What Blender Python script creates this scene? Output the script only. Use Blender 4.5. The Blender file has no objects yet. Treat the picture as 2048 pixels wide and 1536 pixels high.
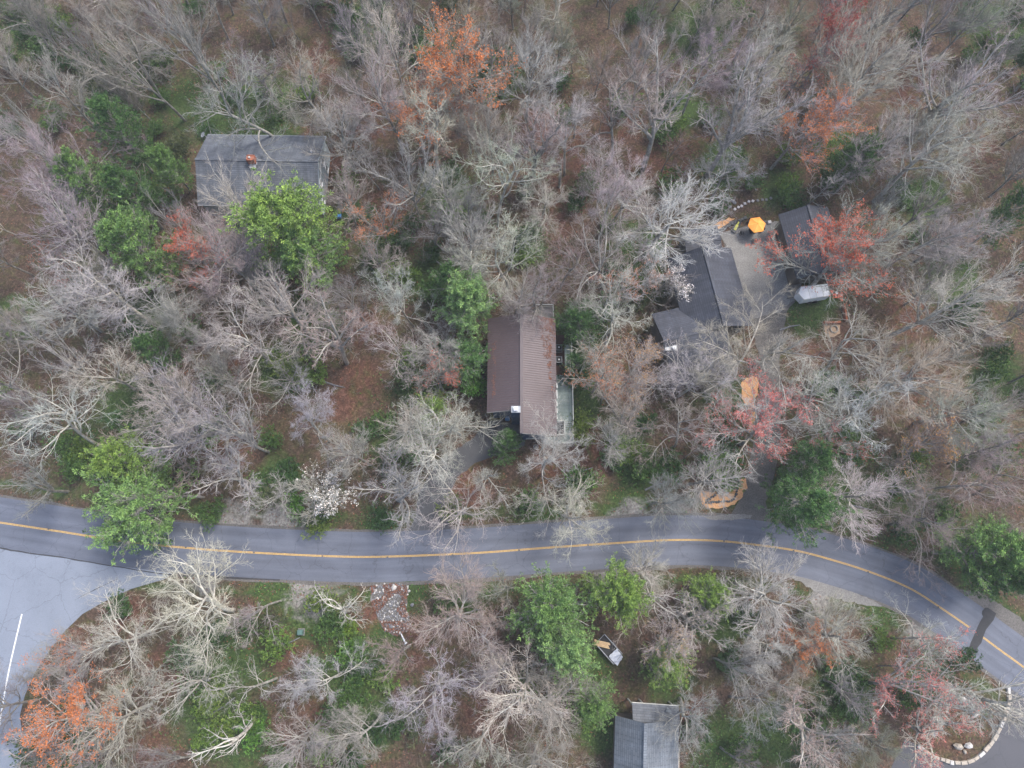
import bpy, math, random
import numpy as np
from mathutils import Vector, noise

R = math.radians
random.seed(7)
RNG = np.random.default_rng(11)
SC = bpy.context.scene
COL = SC.collection

# ------------------------------------------------------------------ camera, light, exposure
H, TILT, FPX = 90.0, R(13.7), 1365.0
cam_d = bpy.data.cameras.new('camera')
cam_d.sensor_width = 36.0
cam_d.lens = 36.0 * FPX / 2048.0
cam_d.clip_start, cam_d.clip_end = 0.5, 3000.0
cam = bpy.data.objects.new('camera', cam_d)
COL.objects.link(cam)
cam.location = (0, 0, H)
cam.rotation_euler = (TILT, 0, 0)
SC.camera = cam

SUN_EL, SUN_AZ = 58.0, 55.0            # sun direction: azimuth counted from +Y towards +X
world = bpy.data.worlds.new('World')
SC.world = world
world.use_nodes = True
wn = world.node_tree
wn.nodes.clear()
sky = wn.nodes.new('ShaderNodeTexSky')
sky.sky_type = 'NISHITA'
sky.sun_disc = False
sky.sun_elevation = R(SUN_EL)
sky.sun_rotation = R(SUN_AZ)
sky.air_density, sky.dust_density, sky.ozone_density = 1.0, 3.0, 1.0
bg = wn.nodes.new('ShaderNodeBackground')
bg.inputs['Strength'].default_value = 0.15
wo = wn.nodes.new('ShaderNodeOutputWorld')
wn.links.new(sky.outputs[0], bg.inputs[0])
wn.links.new(bg.outputs[0], wo.inputs[0])

sun_d = bpy.data.lights.new('sun', 'SUN')
sun_d.energy = 1.5
sun_d.angle = R(14)
sun_d.color = (1.0, 0.96, 0.9)
sun = bpy.data.objects.new('sun', sun_d)
COL.objects.link(sun)
sdir = Vector((math.sin(R(SUN_AZ)) * math.cos(R(SUN_EL)), math.cos(R(SUN_AZ)) * math.cos(R(SUN_EL)), math.sin(R(SUN_EL))))
sun.rotation_euler = sdir.to_track_quat('Z', 'Y').to_euler()
sun.location = sdir * 200

SC.view_settings.view_transform = 'Standard'
SC.view_settings.look = 'None'
SC.view_settings.gamma = 1.0
SC.view_settings.use_curve_mapping = False
SC.view_settings.exposure = 1.22
SC.cycles.max_bounces = 5
SC.cycles.diffuse_bounces = 2
SC.cycles.glossy_bounces = 2
SC.cycles.volume_bounces = 0

CT, ST = math.cos(TILT), math.sin(TILT)


def at(px, py, z=0.0):
    """A point of the photograph (2048 x 1536) at height z."""
    dx, dy = (px - 1024) / FPX, (768 - py) / FPX
    vy, vz = dy * CT + ST, dy * ST - CT
    t = (H - z) / -vz
    return Vector((dx * t, vy * t, z))


def a2(px, py, z=0.0):
    v = at(px, py, z)
    return (v.x, v.y)


def to_px(x, y, z=0.0):
    """inverse of at(); used only to choose where the wood is dense"""
    X, Y, Z = x, y, z - H
    cy = Y * CT + Z * ST
    cz = -Y * ST + Z * CT
    return 1024 + FPX * X / -cz, 768 - FPX * cy / -cz


# ------------------------------------------------------------------ materials
def new_mat(name):
    m = bpy.data.materials.new(name)
    m.use_nodes = True
    nt = m.node_tree
    nt.nodes.clear()
    out = nt.nodes.new('ShaderNodeOutputMaterial')
    b = nt.nodes.new('ShaderNodeBsdfPrincipled')
    nt.links.new(b.outputs[0], out.inputs[0])
    b.inputs['Roughness'].default_value = 0.85
    b.inputs['Specular IOR Level'].default_value = 0.3
    return m, nt, b


def N(nt, typ, **kw):
    n = nt.nodes.new(typ)
    for k, v in kw.items():
        if k.startswith('i_'):
            n.inputs[int(k[2:])].default_value = v
        else:
            setattr(n, k, v)
    return n


def noise_node(nt, coord, scale, detail=4, rough=0.6, dist=0.0):
    n = nt.nodes.new('ShaderNodeTexNoise')
    n.inputs['Scale'].default_value = scale
    n.inputs['Detail'].default_value = detail
    n.inputs['Roughness'].default_value = rough
    n.inputs['Distortion'].default_value = dist
    nt.links.new(coord, n.inputs['Vector'])
    return n.outputs['Fac']


def ramp(nt, fac, stops, interp='LINEAR'):
    r = nt.nodes.new('ShaderNodeValToRGB')
    r.color_ramp.interpolation = interp
    while len(r.color_ramp.elements) < len(stops):
        r.color_ramp.elements.new(0.5)
    for e, (p, c) in zip(r.color_ramp.elements, stops):
        e.position = p
        e.color = (*c, 1) if len(c) == 3 else c
    nt.links.new(fac, r.inputs[0])
    return r.outputs[0]


def mix(nt, fac, a, b, blend='MIX'):
    m = nt.nodes.new('ShaderNodeMix')
    m.data_type = 'RGBA'
    m.blend_type = blend
    for s, v in ((m.inputs[0], fac), (m.inputs[6], a), (m.inputs[7], b)):
        if hasattr(v, 'is_linked'):
            nt.links.new(v, s)
        elif isinstance(v, (int, float)):
            s.default_value = v
        else:
            s.default_value = (*v, 1)
    return m.outputs[2]


def bump(nt, b, fac, strength=0.4, dist=0.05):
    n = nt.nodes.new('ShaderNodeBump')
    n.inputs['Strength'].default_value = strength
    n.inputs['Distance'].default_value = dist
    nt.links.new(fac, n.inputs['Height'])
    nt.links.new(n.outputs[0], b.inputs['Normal'])


def pos(nt):
    return nt.nodes.new('ShaderNodeNewGeometry').outputs['Position']


def objc(nt):
    return nt.nodes.new('ShaderNodeTexCoord').outputs['Object']


def mottled(name, c1, c2, scale=2.0, rough=0.85, scale2=None, spec=0.3, metal=0.0, bmp=0.0, world_co=True):
    m, nt, b = new_mat(name)
    co = pos(nt) if world_co else objc(nt)
    f = noise_node(nt, co, scale, 5, 0.65)
    c = ramp(nt, f, [(0.3, c1), (0.7, c2)])
    if scale2:
        f2 = noise_node(nt, co, scale2, 3, 0.7)
        c = mix(nt, 0.5, c, ramp(nt, f2, [(0.35, tuple(x * 0.7 for x in c1)), (0.65, tuple(min(1, x * 1.25) for x in c2))]))
    nt.links.new(c, b.inputs['Base Color'])
    b.inputs['Roughness'].default_value = rough
    b.inputs['Specular IOR Level'].default_value = spec
    b.inputs['Metallic'].default_value = metal
    if bmp:
        bump(nt, b, f if not scale2 else f2, bmp)
    return m


MAT = {}


def ground_mat():
    m, nt, b = new_mat('forest_floor')
    p = pos(nt)
    at_ = N(nt, 'ShaderNodeVertexColor', layer_name='cover')
    sep = nt.nodes.new('ShaderNodeSeparateColor')
    nt.links.new(at_.outputs[0], sep.inputs[0])
    fine = noise_node(nt, p, 3.2, 8, 0.75, 0.6)
    mid = noise_node(nt, p, 0.55, 6, 0.65, 0.8)
    vor = N(nt, 'ShaderNodeTexVoronoi', feature='F1')
    vor.inputs['Scale'].default_value = 4.5
    nt.links.new(p, vor.inputs['Vector'])
    litter = ramp(nt, fine, [(0.28, (0.02, 0.014, 0.01)), (0.45, (0.058, 0.038, 0.027)), (0.58, (0.11, 0.07, 0.05)), (0.75, (0.2, 0.15, 0.115))])
    red = ramp(nt, fine, [(0.28, (0.03, 0.015, 0.01)), (0.48, (0.10, 0.042, 0.03)), (0.62, (0.165, 0.08, 0.056)), (0.78, (0.26, 0.17, 0.13))])
    moss = ramp(nt, fine, [(0.28, (0.014, 0.024, 0.008)), (0.5, (0.04, 0.07, 0.018)), (0.75, (0.10, 0.13, 0.045))])
    grav = ramp(nt, fine, [(0.28, (0.10, 0.095, 0.09)), (0.5, (0.2, 0.19, 0.175)), (0.75, (0.32, 0.31, 0.29))])

    def thr(ch, lo, hi):
        a = nt.nodes.new('ShaderNodeMath'); a.operation = 'ADD'
        nt.links.new(ch, a.inputs[0]); nt.links.new(mid, a.inputs[1])
        r = nt.nodes.new('ShaderNodeMapRange')
        r.inputs[1].default_value, r.inputs[2].default_value = lo, hi
        nt.links.new(a.outputs[0], r.inputs[0])
        return r.outputs[0]
    c = mix(nt, thr(sep.outputs[0], 0.78, 1.15), litter, red)
    c = mix(nt, thr(sep.outputs[1], 0.72, 1.05), c, moss)
    c = mix(nt, thr(sep.outputs[2], 0.85, 1.1), c, grav)
    bw = nt.nodes.new('ShaderNodeRGBToBW'); nt.links.new(vor.outputs['Color'], bw.inputs[0])
    c = mix(nt, 0.45, c, ramp(nt, bw.outputs[0], [(0.2, (0.55, 0.55, 0.55)), (0.8, (1.5, 1.48, 1.45))]), 'MULTIPLY')
    nt.links.new(c, b.inputs['Base Color'])
    b.inputs['Roughness'].default_value = 0.95
    bump(nt, b, fine, 0.8, 0.12)
    return m


def asphalt_mat(name, base, light, tracks=True, patch=0.5):
    """UV.x across the road in metres, UV.y along it"""
    m, nt, b = new_mat(name)
    p = pos(nt)
    grit = noise_node(nt, p, 9.0, 6, 0.8)
    big = noise_node(nt, p, 0.16, 5, 0.6, 0.4)
    c = ramp(nt, big, [(0.3, base), (0.7, light)])
    c = mix(nt, patch, c, ramp(nt, grit, [(0.3, tuple(x * 0.72 for x in base)), (0.7, tuple(x * 1.25 for x in light))]))
    if tracks:
        uv = N(nt, 'ShaderNodeUVMap')
        st = nt.nodes.new('ShaderNodeMapping')
        st.inputs['Scale'].default_value = (1.0, 0.06, 1)
        nt.links.new(uv.outputs[0], st.inputs[0])
        fx = noise_node(nt, st.outputs[0], 1.1, 3, 0.5)
        c = mix(nt, 0.75, c, ramp(nt, fx, [(0.35, (0.72, 0.72, 0.73)), (0.65, (1.2, 1.2, 1.19))]), 'MULTIPLY')
    vor = N(nt, 'ShaderNodeTexVoronoi', feature='DISTANCE_TO_EDGE')
    vor.inputs['Scale'].default_value = 0.22
    wob = nt.nodes.new('ShaderNodeVectorMath'); wob.operation = 'ADD'
    nn = nt.nodes.new('ShaderNodeTexNoise'); nn.inputs['Scale'].default_value = 1.2; nn.inputs['Detail'].default_value = 5
    nt.links.new(p, nn.inputs['Vector'])
    nt.links.new(p, wob.inputs[0]); nt.links.new(nn.outputs['Color'], wob.inputs[1])
    nt.links.new(wob.outputs[0], vor.inputs['Vector'])
    crack = ramp(nt, vor.outputs['Distance'], [(0.0, (0.62, 0.62, 0.62)), (0.012, (1, 1, 1))])
    c = mix(nt, 0.8, c, crack, 'MULTIPLY')
    stain = noise_node(nt, p, 0.9, 7, 0.75, 1.2)
    c = mix(nt, 0.5, c, ramp(nt, stain, [(0.32, (0.66, 0.66, 0.67)), (0.45, (1, 1, 1)), (0.62, (1, 1, 1)), (0.72, (1.22, 1.21, 1.18))]), 'MULTIPLY')
    nt.links.new(c, b.inputs['Base Color'])
    b.inputs['Roughness'].default_value = 0.72
    b.inputs['Specular IOR Level'].default_value = 0.5
    bump(nt, b, grit, 0.25, 0.02)
    return m


def shingle_mat(name, c1, c2, dark):
    m, nt, b = new_mat(name)
    uv = N(nt, 'ShaderNodeUVMap')
    br = N(nt, 'ShaderNodeTexBrick')
    br.inputs['Scale'].default_value = 1.0
    br.inputs['Brick Width'].default_value = 0.9
    br.inputs['Row Height'].default_value = 0.28
    br.inputs['Mortar Size'].default_value = 0.025
    br.inputs['Color1'].default_value = (*c1, 1)
    br.inputs['Color2'].default_value = (*c2, 1)
    br.inputs['Mortar'].default_value = (*dark, 1)
    nt.links.new(uv.outputs[0], br.inputs['Vector'])
    mp = nt.nodes.new('ShaderNodeMapping')
    mp.inputs['Scale'].default_value = (1.3, 0.16, 1)
    nt.links.new(uv.outputs[0], mp.inputs[0])
    streak = noise_node(nt, mp.outputs[0], 1.0, 5, 0.6)
    big = noise_node(nt, uv.outputs[0], 0.35, 5, 0.65)
    c = mix(nt, 0.8, br.outputs[0], ramp(nt, streak, [(0.3, (0.62, 0.62, 0.63)), (0.68, (1.35, 1.36, 1.38))]), 'MULTIPLY')
    c = mix(nt, 0.6, c, ramp(nt, big, [(0.3, (0.7, 0.68, 0.68)), (0.7, (1.25, 1.27, 1.3))]), 'MULTIPLY')
    nt.links.new(c, b.inputs['Base Color'])
    b.inputs['Roughness'].default_value = 0.7
    b.inputs['Specular IOR Level'].default_value = 0.45
    return m


def bark_mat():
    """bark to twig by the mesh attribute 'fine'; the object's own colour tints the twigs"""
    m, nt, b = new_mat('bark')
    fine = N(nt, 'ShaderNodeAttribute', attribute_name='fine')
    oi = nt.nodes.new('ShaderNodeObjectInfo')
    p = pos(nt)
    f = noise_node(nt, p, 1.7, 5, 0.7, 0.5)
    bark = ramp(nt, f, [(0.3, (0.19, 0.17, 0.15)), (0.5, (0.38, 0.36, 0.32)), (0.7, (0.6, 0.6, 0.54))])
    # lightness of the bark differs from tree to tree
    lum = nt.nodes.new('ShaderNodeRGBToBW'); nt.links.new(oi.outputs['Color'], lum.inputs[0])
    bark = mix(nt, 1.0, bark, ramp(nt, lum.outputs[0], [(0.15, (.55, .55, .55)), (0.31, (.88, .88, .88)), (0.45, (1.12, 1.11, 1.09))]), 'MULTIPLY')
    rnd = ramp(nt, oi.outputs['Random'], [(0.0, (0.7, 0.68, 0.66)), (0.5, (0.9, 0.88, 0.86)), (1.0, (1.1, 1.1, 1.08))])
    bark = mix(nt, 1.0, bark, rnd, 'MULTIPLY')
    twig = mix(nt, 0.35, oi.outputs['Color'], bark)
    c = mix(nt, fine.outputs['Fac'], bark, twig)
    nt.links.new(c, b.inputs['Base Color'])
    b.inputs['Roughness'].default_value = 0.9
    return m


def leaf_mat(name, gain=1.0, trans=0.25, spread=0.45, obj_color=True, color=(0.06, 0.12, 0.03)):
    m, nt, b = new_mat(name)
    a = N(nt, 'ShaderNodeAttribute', attribute_name='vary')
    if obj_color:
        base = nt.nodes.new('ShaderNodeObjectInfo').outputs['Color']
    else:
        rgb = nt.nodes.new('ShaderNodeRGB'); rgb.outputs[0].default_value = (*color, 1); base = rgb.outputs[0]
    lo, hi = 1 - spread, 1 + spread
    c = mix(nt, 1.0, base, ramp(nt, a.outputs['Fac'], [(0.0, (lo * 0.9, lo, lo)), (0.5, (1, 1, 1)), (1.0, (hi * 1.12, hi, hi * 0.85))]), 'MULTIPLY')
    nt.links.new(c, b.inputs['Base Color'])
    b.inputs['Roughness'].default_value = 0.6
    b.inputs['Specular IOR Level'].default_value = 0.35
    tr = nt.nodes.new('ShaderNodeBsdfTranslucent')
    nt.links.new(c, tr.inputs['Color'])
    ms = nt.nodes.new('ShaderNodeMixShader')
    ms.inputs[0].default_value = trans
    out = [n for n in nt.nodes if n.type == 'OUTPUT_MATERIAL'][0]
    nt.links.new(b.outputs[0], ms.inputs[1]); nt.links.new(tr.outputs[0], ms.inputs[2])
    nt.links.new(ms.outputs[0], out.inputs[0])
    return m


MAT['ground'] = ground_mat()
MAT['asphalt'] = asphalt_mat('aged_asphalt', (0.08, 0.09, 0.116), (0.118, 0.131, 0.168), True, 0.35)
MAT['lot'] = asphalt_mat('pale_asphalt', (0.145, 0.166, 0.203), (0.205, 0.231, 0.28), False, 0.4)
MAT['drive'] = asphalt_mat('drive_asphalt', (0.045, 0.046, 0.05), (0.075, 0.076, 0.082), False, 0.5)
MAT['black_asphalt'] = asphalt_mat('dark_asphalt', (0.05, 0.05, 0.058), (0.07, 0.07, 0.08), False, 0.4)
MAT['patch'] = mottled('patch_asphalt', (0.03, 0.03, 0.033), (0.045, 0.045, 0.048), 3.0, 0.85, 18)
MAT['gravel'] = mottled('grey_gravel', (0.13, 0.125, 0.118), (0.24, 0.235, 0.225), 0.6, 0.95, 7.0, bmp=0.5)
MAT['gravel_dark'] = mottled('grey_brown_gravel', (0.075, 0.07, 0.065), (0.15, 0.14, 0.13), 0.8, 0.95, 6.0, bmp=0.5)
MAT['mulch'] = mottled('orange_mulch', (0.42, 0.2, 0.085), (0.62, 0.37, 0.19), 2.2, 0.95, 9.0, bmp=0.6)
MAT['sand'] = mottled('pale_sand', (0.3, 0.2, 0.13), (0.42, 0.3, 0.2), 2.0, 0.95, 9.0)
MAT['seam'] = mottled('tar_seam', (0.03, 0.03, 0.033), (0.05, 0.05, 0.055), 3.0)
MAT['yellow'] = mottled('yellow_paint', (0.3, 0.2, 0.08), (0.6, 0.38, 0.12), 2.6, 0.7, 14.0)
MAT['white_line'] = mottled('white_paint_line', (0.55, 0.55, 0.53), (0.8, 0.8, 0.78), 1.2, 0.7, 10.0)
MAT['bark'] = bark_mat()
MAT['needle'] = leaf_mat('needles', trans=0.2, spread=0.75)
MAT['leaf'] = leaf_mat('evergreen_leaves', trans=0.18, spread=0.55)
MAT['bud'] = leaf_mat('buds', trans=0.2, spread=0.35)
MAT['shingle'] = shingle_mat('grey_shingles', (0.09, 0.099, 0.112), (0.125, 0.136, 0.152), (0.06, 0.062, 0.068))
MAT['shingle_dark'] = shingle_mat('charcoal_shingles', (0.036, 0.04, 0.053), (0.05, 0.055, 0.071), (0.024, 0.026, 0.034))
MAT['shingle_blue'] = shingle_mat('blue_grey_shingles', (0.115, 0.13, 0.145), (0.155, 0.17, 0.185), (0.07, 0.08, 0.09))


def metal_roof_mat():
    m, nt, b = new_mat('brown_metal')
    uv = N(nt, 'ShaderNodeUVMap')
    big = noise_node(nt, uv.outputs[0], 0.3, 5, 0.6)
    f = noise_node(nt, uv.outputs[0], 3.0, 5, 0.7)
    c = ramp(nt, big, [(0.3, (0.066, 0.049, 0.05)), (0.7, (0.098, 0.075, 0.077))])
    c = mix(nt, 0.25, c, ramp(nt, f, [(0.3, (0.062, 0.044, 0.043)), (0.7, (0.115, 0.09, 0.092))]))
    nt.links.new(c, b.inputs['Base Color'])
    b.inputs['Roughness'].default_value = 0.45
    b.inputs['Specular IOR Level'].default_value = 0.5
    return m


MAT['roof_metal'] = metal_roof_mat()
MAT['seam_metal'] = mottled('brown_seam', (0.085, 0.055, 0.055), (0.12, 0.08, 0.08), 2.0, 0.5)
MAT['siding_grey'] = mottled('grey_siding', (0.25, 0.29, 0.31), (0.32, 0.36, 0.38), 0.8, 0.7)
MAT['siding_blue'] = mottled('navy_siding', (0.025, 0.06, 0.12), (0.036, 0.08, 0.155), 1.0, 0.6)
MAT['siding_brown'] = mottled('brown_siding', (0.09, 0.075, 0.065), (0.14, 0.12, 0.10), 1.0, 0.8)
MAT['white'] = mottled('white_paint', (0.74, 0.75, 0.76), (0.84, 0.85, 0.86), 2.0, 0.5)
MAT['off_white'] = mottled('weathered_white', (0.42, 0.42, 0.38), (0.6, 0.6, 0.56), 2.0, 0.7)
MAT['deck'] = mottled('grey_green_boards', (0.2, 0.25, 0.225), (0.29, 0.345, 0.315), 1.3, 0.8, 14.0, world_co=True)
MAT['deck_old'] = mottled('weathered_boards', (0.17, 0.165, 0.155), (0.26, 0.25, 0.235), 1.3, 0.85, 10.0)
MAT['rail'] = mottled('pale_rail', (0.33, 0.35, 0.32), (0.46, 0.47, 0.43), 2.0, 0.8)
MAT['black'] = mottled('black_metal', (0.012, 0.012, 0.014), (0.022, 0.022, 0.025), 3.0, 0.5)
MAT['dark'] = mottled('dark_plastic', (0.03, 0.032, 0.036), (0.05, 0.052, 0.058), 3.0, 0.6)
MAT['glass'] = mottled('window_glass', (0.015, 0.018, 0.022), (0.03, 0.035, 0.04), 0.5, 0.08, spec=0.6)
MAT['brick'] = mottled('red_brick', (0.27, 0.09, 0.055), (0.4, 0.16, 0.10), 5.0, 0.9, 20)
MAT['blue'] = mottled('blue_plastic', (0.05, 0.2, 0.45), (0.1, 0.3, 0.6), 2.0, 0.4)
MAT['timber'] = mottled('fresh_timber', (0.5, 0.33, 0.18), (0.68, 0.5, 0.3), 3.0, 0.8)
MAT['tarp'] = mottled('pale_tarp', (0.42, 0.45, 0.52), (0.66, 0.68, 0.74), 2.5, 0.5, bmp=0.6)
MAT['steel'] = mottled('galvanised_steel', (0.22, 0.235, 0.25), (0.34, 0.355, 0.37), 3.0, 0.5, metal=0.3)
MAT['rust_timber'] = mottled('rust_red_timber', (0.24, 0.075, 0.04), (0.36, 0.13, 0.07), 3.0, 0.9)
MAT['orange_cloth'] = mottled('orange_cloth', (0.8, 0.33, 0.06), (0.9, 0.42, 0.1), 1.2, 0.8)
MAT['yellow_cloth'] = mottled('yellow_green_cloth', (0.42, 0.42, 0.06), (0.6, 0.58, 0.12), 3.0, 0.8)
MAT['stone'] = mottled('pale_stone', (0.28, 0.235, 0.185), (0.45, 0.4, 0.335), 2.5, 0.9, 11.0, bmp=0.5)
MAT['stone_white'] = mottled('white_stone', (0.36, 0.335, 0.31), (0.58, 0.56, 0.53), 2.5, 0.9, 11.0, bmp=0.5)
MAT['stone_dark'] = mottled('dark_stone', (0.05, 0.055, 0.058), (0.12, 0.12, 0.12), 3.0, 0.9, 11.0, bmp=0.5)
MAT['stone_grey'] = mottled('grey_stone', (0.10, 0.10, 0.11), (0.24, 0.245, 0.26), 2.2, 0.9, 9.0)
MAT['paver'] = mottled('pale_paver', (0.42, 0.4, 0.4), (0.58, 0.56, 0.56), 2.5, 0.9)
MAT['teal'] = mottled('teal_metal', (0.07, 0.13, 0.12), (0.11, 0.19, 0.17), 3.0, 0.5)
MAT['litter'] = leaf_mat('dry_leaves', trans=0.1, spread=0.5, obj_color=False, color=(0.16, 0.07, 0.045))
MAT['red_plastic'] = mottled('red_plastic', (0.4, 0.06, 0.04), (0.5, 0.09, 0.06), 2.0, 0.5)


# ------------------------------------------------------------------ mesh helpers
class MB:
    def __init__(s):
        s.v, s.f, s.uv = [], [], []

    def quad(s, pts, uvs=None):
        n = len(s.v)
        s.v += [tuple(p) for p in pts]
        s.f.append(tuple(range(n, n + len(pts))))
        s.uv += list(uvs) if uvs else [(p[0], p[1]) for p in pts]
        return s

    def hexa(s, b, t):
        """b, t: four bottom points, four top points, both counter-clockwise from above"""
        n = len(s.v)
        s.v += [tuple(p) for p in b] + [tuple(p) for p in t]
        fs = [(3, 2, 1, 0), (4, 5, 6, 7), (0, 1, 5, 4), (1, 2, 6, 5), (2, 3, 7, 6), (3, 0, 4, 7)]
        for f in fs:
            s.f.append(tuple(n + i for i in f))
            s.uv += [(s.v[n + i][0], s.v[n + i][1]) for i in f]
        return s

    def box(s, c, size, rz=0.0, ch=0.0):
        x, y, z = (d / 2 for d in size)
        ca, sa = math.cos(rz), math.sin(rz)

        def tr(px, py, pz):
            return (c[0] + px * ca - py * sa, c[1] + px * sa + py * ca, c[2] + pz)
        b = [tr(-x, -y, -z), tr(x, -y, -z), tr(x, y, -z), tr(-x, y, -z)]
        if ch:
            t0 = [tr(-x, -y, z - ch), tr(x, -y, z - ch), tr(x, y, z - ch), tr(-x, y, z - ch)]
            t1 = [tr(-x + ch, -y + ch, z), tr(x - ch, -y + ch, z), tr(x - ch, y - ch, z), tr(-x + ch, y - ch, z)]
            n = len(s.v)
            s.v += b + t0 + t1
            fs = [(3, 2, 1, 0), (0, 1, 5, 4), (1, 2, 6, 5), (2, 3, 7, 6), (3, 0, 4, 7),
                  (4, 5, 9, 8), (5, 6, 10, 9), (6, 7, 11, 10), (7, 4, 8, 11), (8, 9, 10, 11)]
            for f in fs:
                s.f.append(tuple(n + i for i in f))
                s.uv += [(s.v[n + i][0], s.v[n + i][1]) for i in f]
            return s
        return s.hexa(b, [tr(-x, -y, z), tr(x, -y, z), tr(x, y, z), tr(-x, y, z)])

    def bar(s, a, b, w, h, up=(0, 0, 1)):
        a, b = Vector(a), Vector(b)
        d = (b - a).normalized()
        u = Vector(up)
        r = d.cross(u)
        if r.length < 1e-4:
            r = d.cross(Vector((1, 0, 0)))
        r.normalize()
        u = r.cross(d)
        r, u = r * w / 2, u * h / 2
        return s.hexa([a - r - u, a + r - u, b + r - u, b - r - u], [a - r + u, a + r + u, b + r + u, b - r + u])

    def cyl(s, a, b, r0, r1=None, n=10, cap=True):
        r1 = r0 if r1 is None else r1
        a, b = Vector(a), Vector(b)
        d = (b - a).normalized()
        x = d.cross(Vector((0, 0, 1)))
        if x.length < 1e-4:
            x = Vector((1, 0, 0))
        x.normalize()
        y = d.cross(x)
        k = len(s.v)
        for p, r in ((a, r0), (b, r1)):
            for i in range(n):
                t = 2 * math.pi * i / n
                s.v.append(tuple(p + x * (r * math.cos(t)) + y * (r * math.sin(t))))
        fs = [(k + i, k + (i + 1) % n, k + n + (i + 1) % n, k + n + i) for i in range(n)]
        if cap:
            fs += [tuple(k + n + i for i in range(n)), tuple(k + n - 1 - i for i in range(n))]
        for f in fs:
            s.f.append(f)
            s.uv += [(s.v[i][0], s.v[i][1]) for i in f]
        return s

    def rock(s, c, r, squash=0.7, seed=0, stretch=(1, 1), rz=0.0):
        """an uneven 14-sided lump"""
        rnd = random.Random(seed)
        k = len(s.v)
        ca, sa = math.cos(rz), math.sin(rz)
        rings = [(-0.55, 0.75), (0.1, 1.0), (0.7, 0.62)]
        for zz, rr in rings:
            for i in range(6):
                t = math.pi * i / 3 + rnd.uniform(-.25, .25)
                q = rr * rnd.uniform(0.75, 1.15) * r
                x, y = q * math.cos(t) * stretch[0], q * math.sin(t) * stretch[1]
                s.v.append((c[0] + x * ca - y * sa, c[1] + x * sa + y * ca, c[2] + (zz + rnd.uniform(-.12, .12)) * r * squash))
        s.v.append((c[0], c[1], c[2] + r * squash * 0.95))
        fs = []
        for j in range(2):
            for i in range(6):
                i2 = (i + 1) % 6
                fs.append((k + j * 6 + i, k + j * 6 + i2, k + j * 6 + 6 + i2, k + j * 6 + 6 + i))
        for i in range(6):
            fs.append((k + 12 + i, k + 12 + (i + 1) % 6, k + 18))
        for f in fs:
            s.f.append(f)
            s.uv += [(s.v[i][0], s.v[i][1]) for i in f]
        return s

    def mesh(s, name, mat, origin=(0, 0, 0)):
        me = bpy.data.meshes.new(name)
        ox, oy, oz = origin
        me.from_pydata([(x - ox, y - oy, z - oz) for x, y, z in s.v], [], s.f)
        uvl = me.uv_layers.new(name='UVMap')
        flat = np.array(s.uv, dtype=np.float32).ravel()
        if len(flat) == len(uvl.data) * 2:
            uvl.data.foreach_set('uv', flat)
        me.materials.append(MAT[mat] if isinstance(mat, str) else mat)
        me.update()
        return me

    def obj(s, name, mat, parent=None, kind=None):
        """links the collected shapes (in world coordinates) as one mesh object"""
        origin = parent['_o'] if parent is not None and '_o' in parent else (0, 0, 0)
        if parent is None:
            xs = [v[0] for v in s.v]; ys = [v[1] for v in s.v]
            if kind is None:
                origin = (sum(xs) / len(xs), sum(ys) / len(ys), 0)
        me = s.mesh(name, mat, origin)
        o = bpy.data.objects.new(name, me)
        COL.objects.link(o)
        if parent is not None:
            o.parent = parent
        else:
            o.location = origin
        if kind:
            o['kind'] = kind
        o['_o'] = tuple(origin)
        return o


def tag(o, label, cat, group=None):
    o['label'] = label
    o['category'] = cat
    if group:
        o['group'] = group
    return o


def thing(name, label, cat, loc, group=None):
    o = bpy.data.objects.new(name, None)
    o.empty_display_size = 0.5
    COL.objects.link(o)
    o.location = loc
    o['_o'] = tuple(loc)
    return tag(o, label, cat, group)


def child_mesh(name, me, parent, loc=(0, 0, 0), rz=0.0, scale=1.0):
    o = bpy.data.objects.new(name, me)
    COL.objects.link(o)
    o.parent = parent
    o.location = loc
    o.rotation_euler = (0, 0, rz)
    o.scale = (scale,) * 3 if isinstance(scale, (int, float)) else scale
    return o


def smooth_line(pts, n=12):
    """Catmull-Rom through 2-D points"""
    P = [np.array(p, float) for p in pts]
    P = [2 * P[0] - P[1]] + P + [2 * P[-1] - P[-2]]
    out = []
    for i in range(1, len(P) - 2):
        for k in range(n):
            t = k / n
            a, b, c, d = P[i - 1], P[i], P[i + 1], P[i + 2]
            out.append(0.5 * ((2 * b) + (-a + c) * t + (2 * a - 5 * b + 4 * c - d) * t * t + (-a + 3 * b - 3 * c + d) * t ** 3))
    out.append(P[-2])
    return np.array(out)


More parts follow.
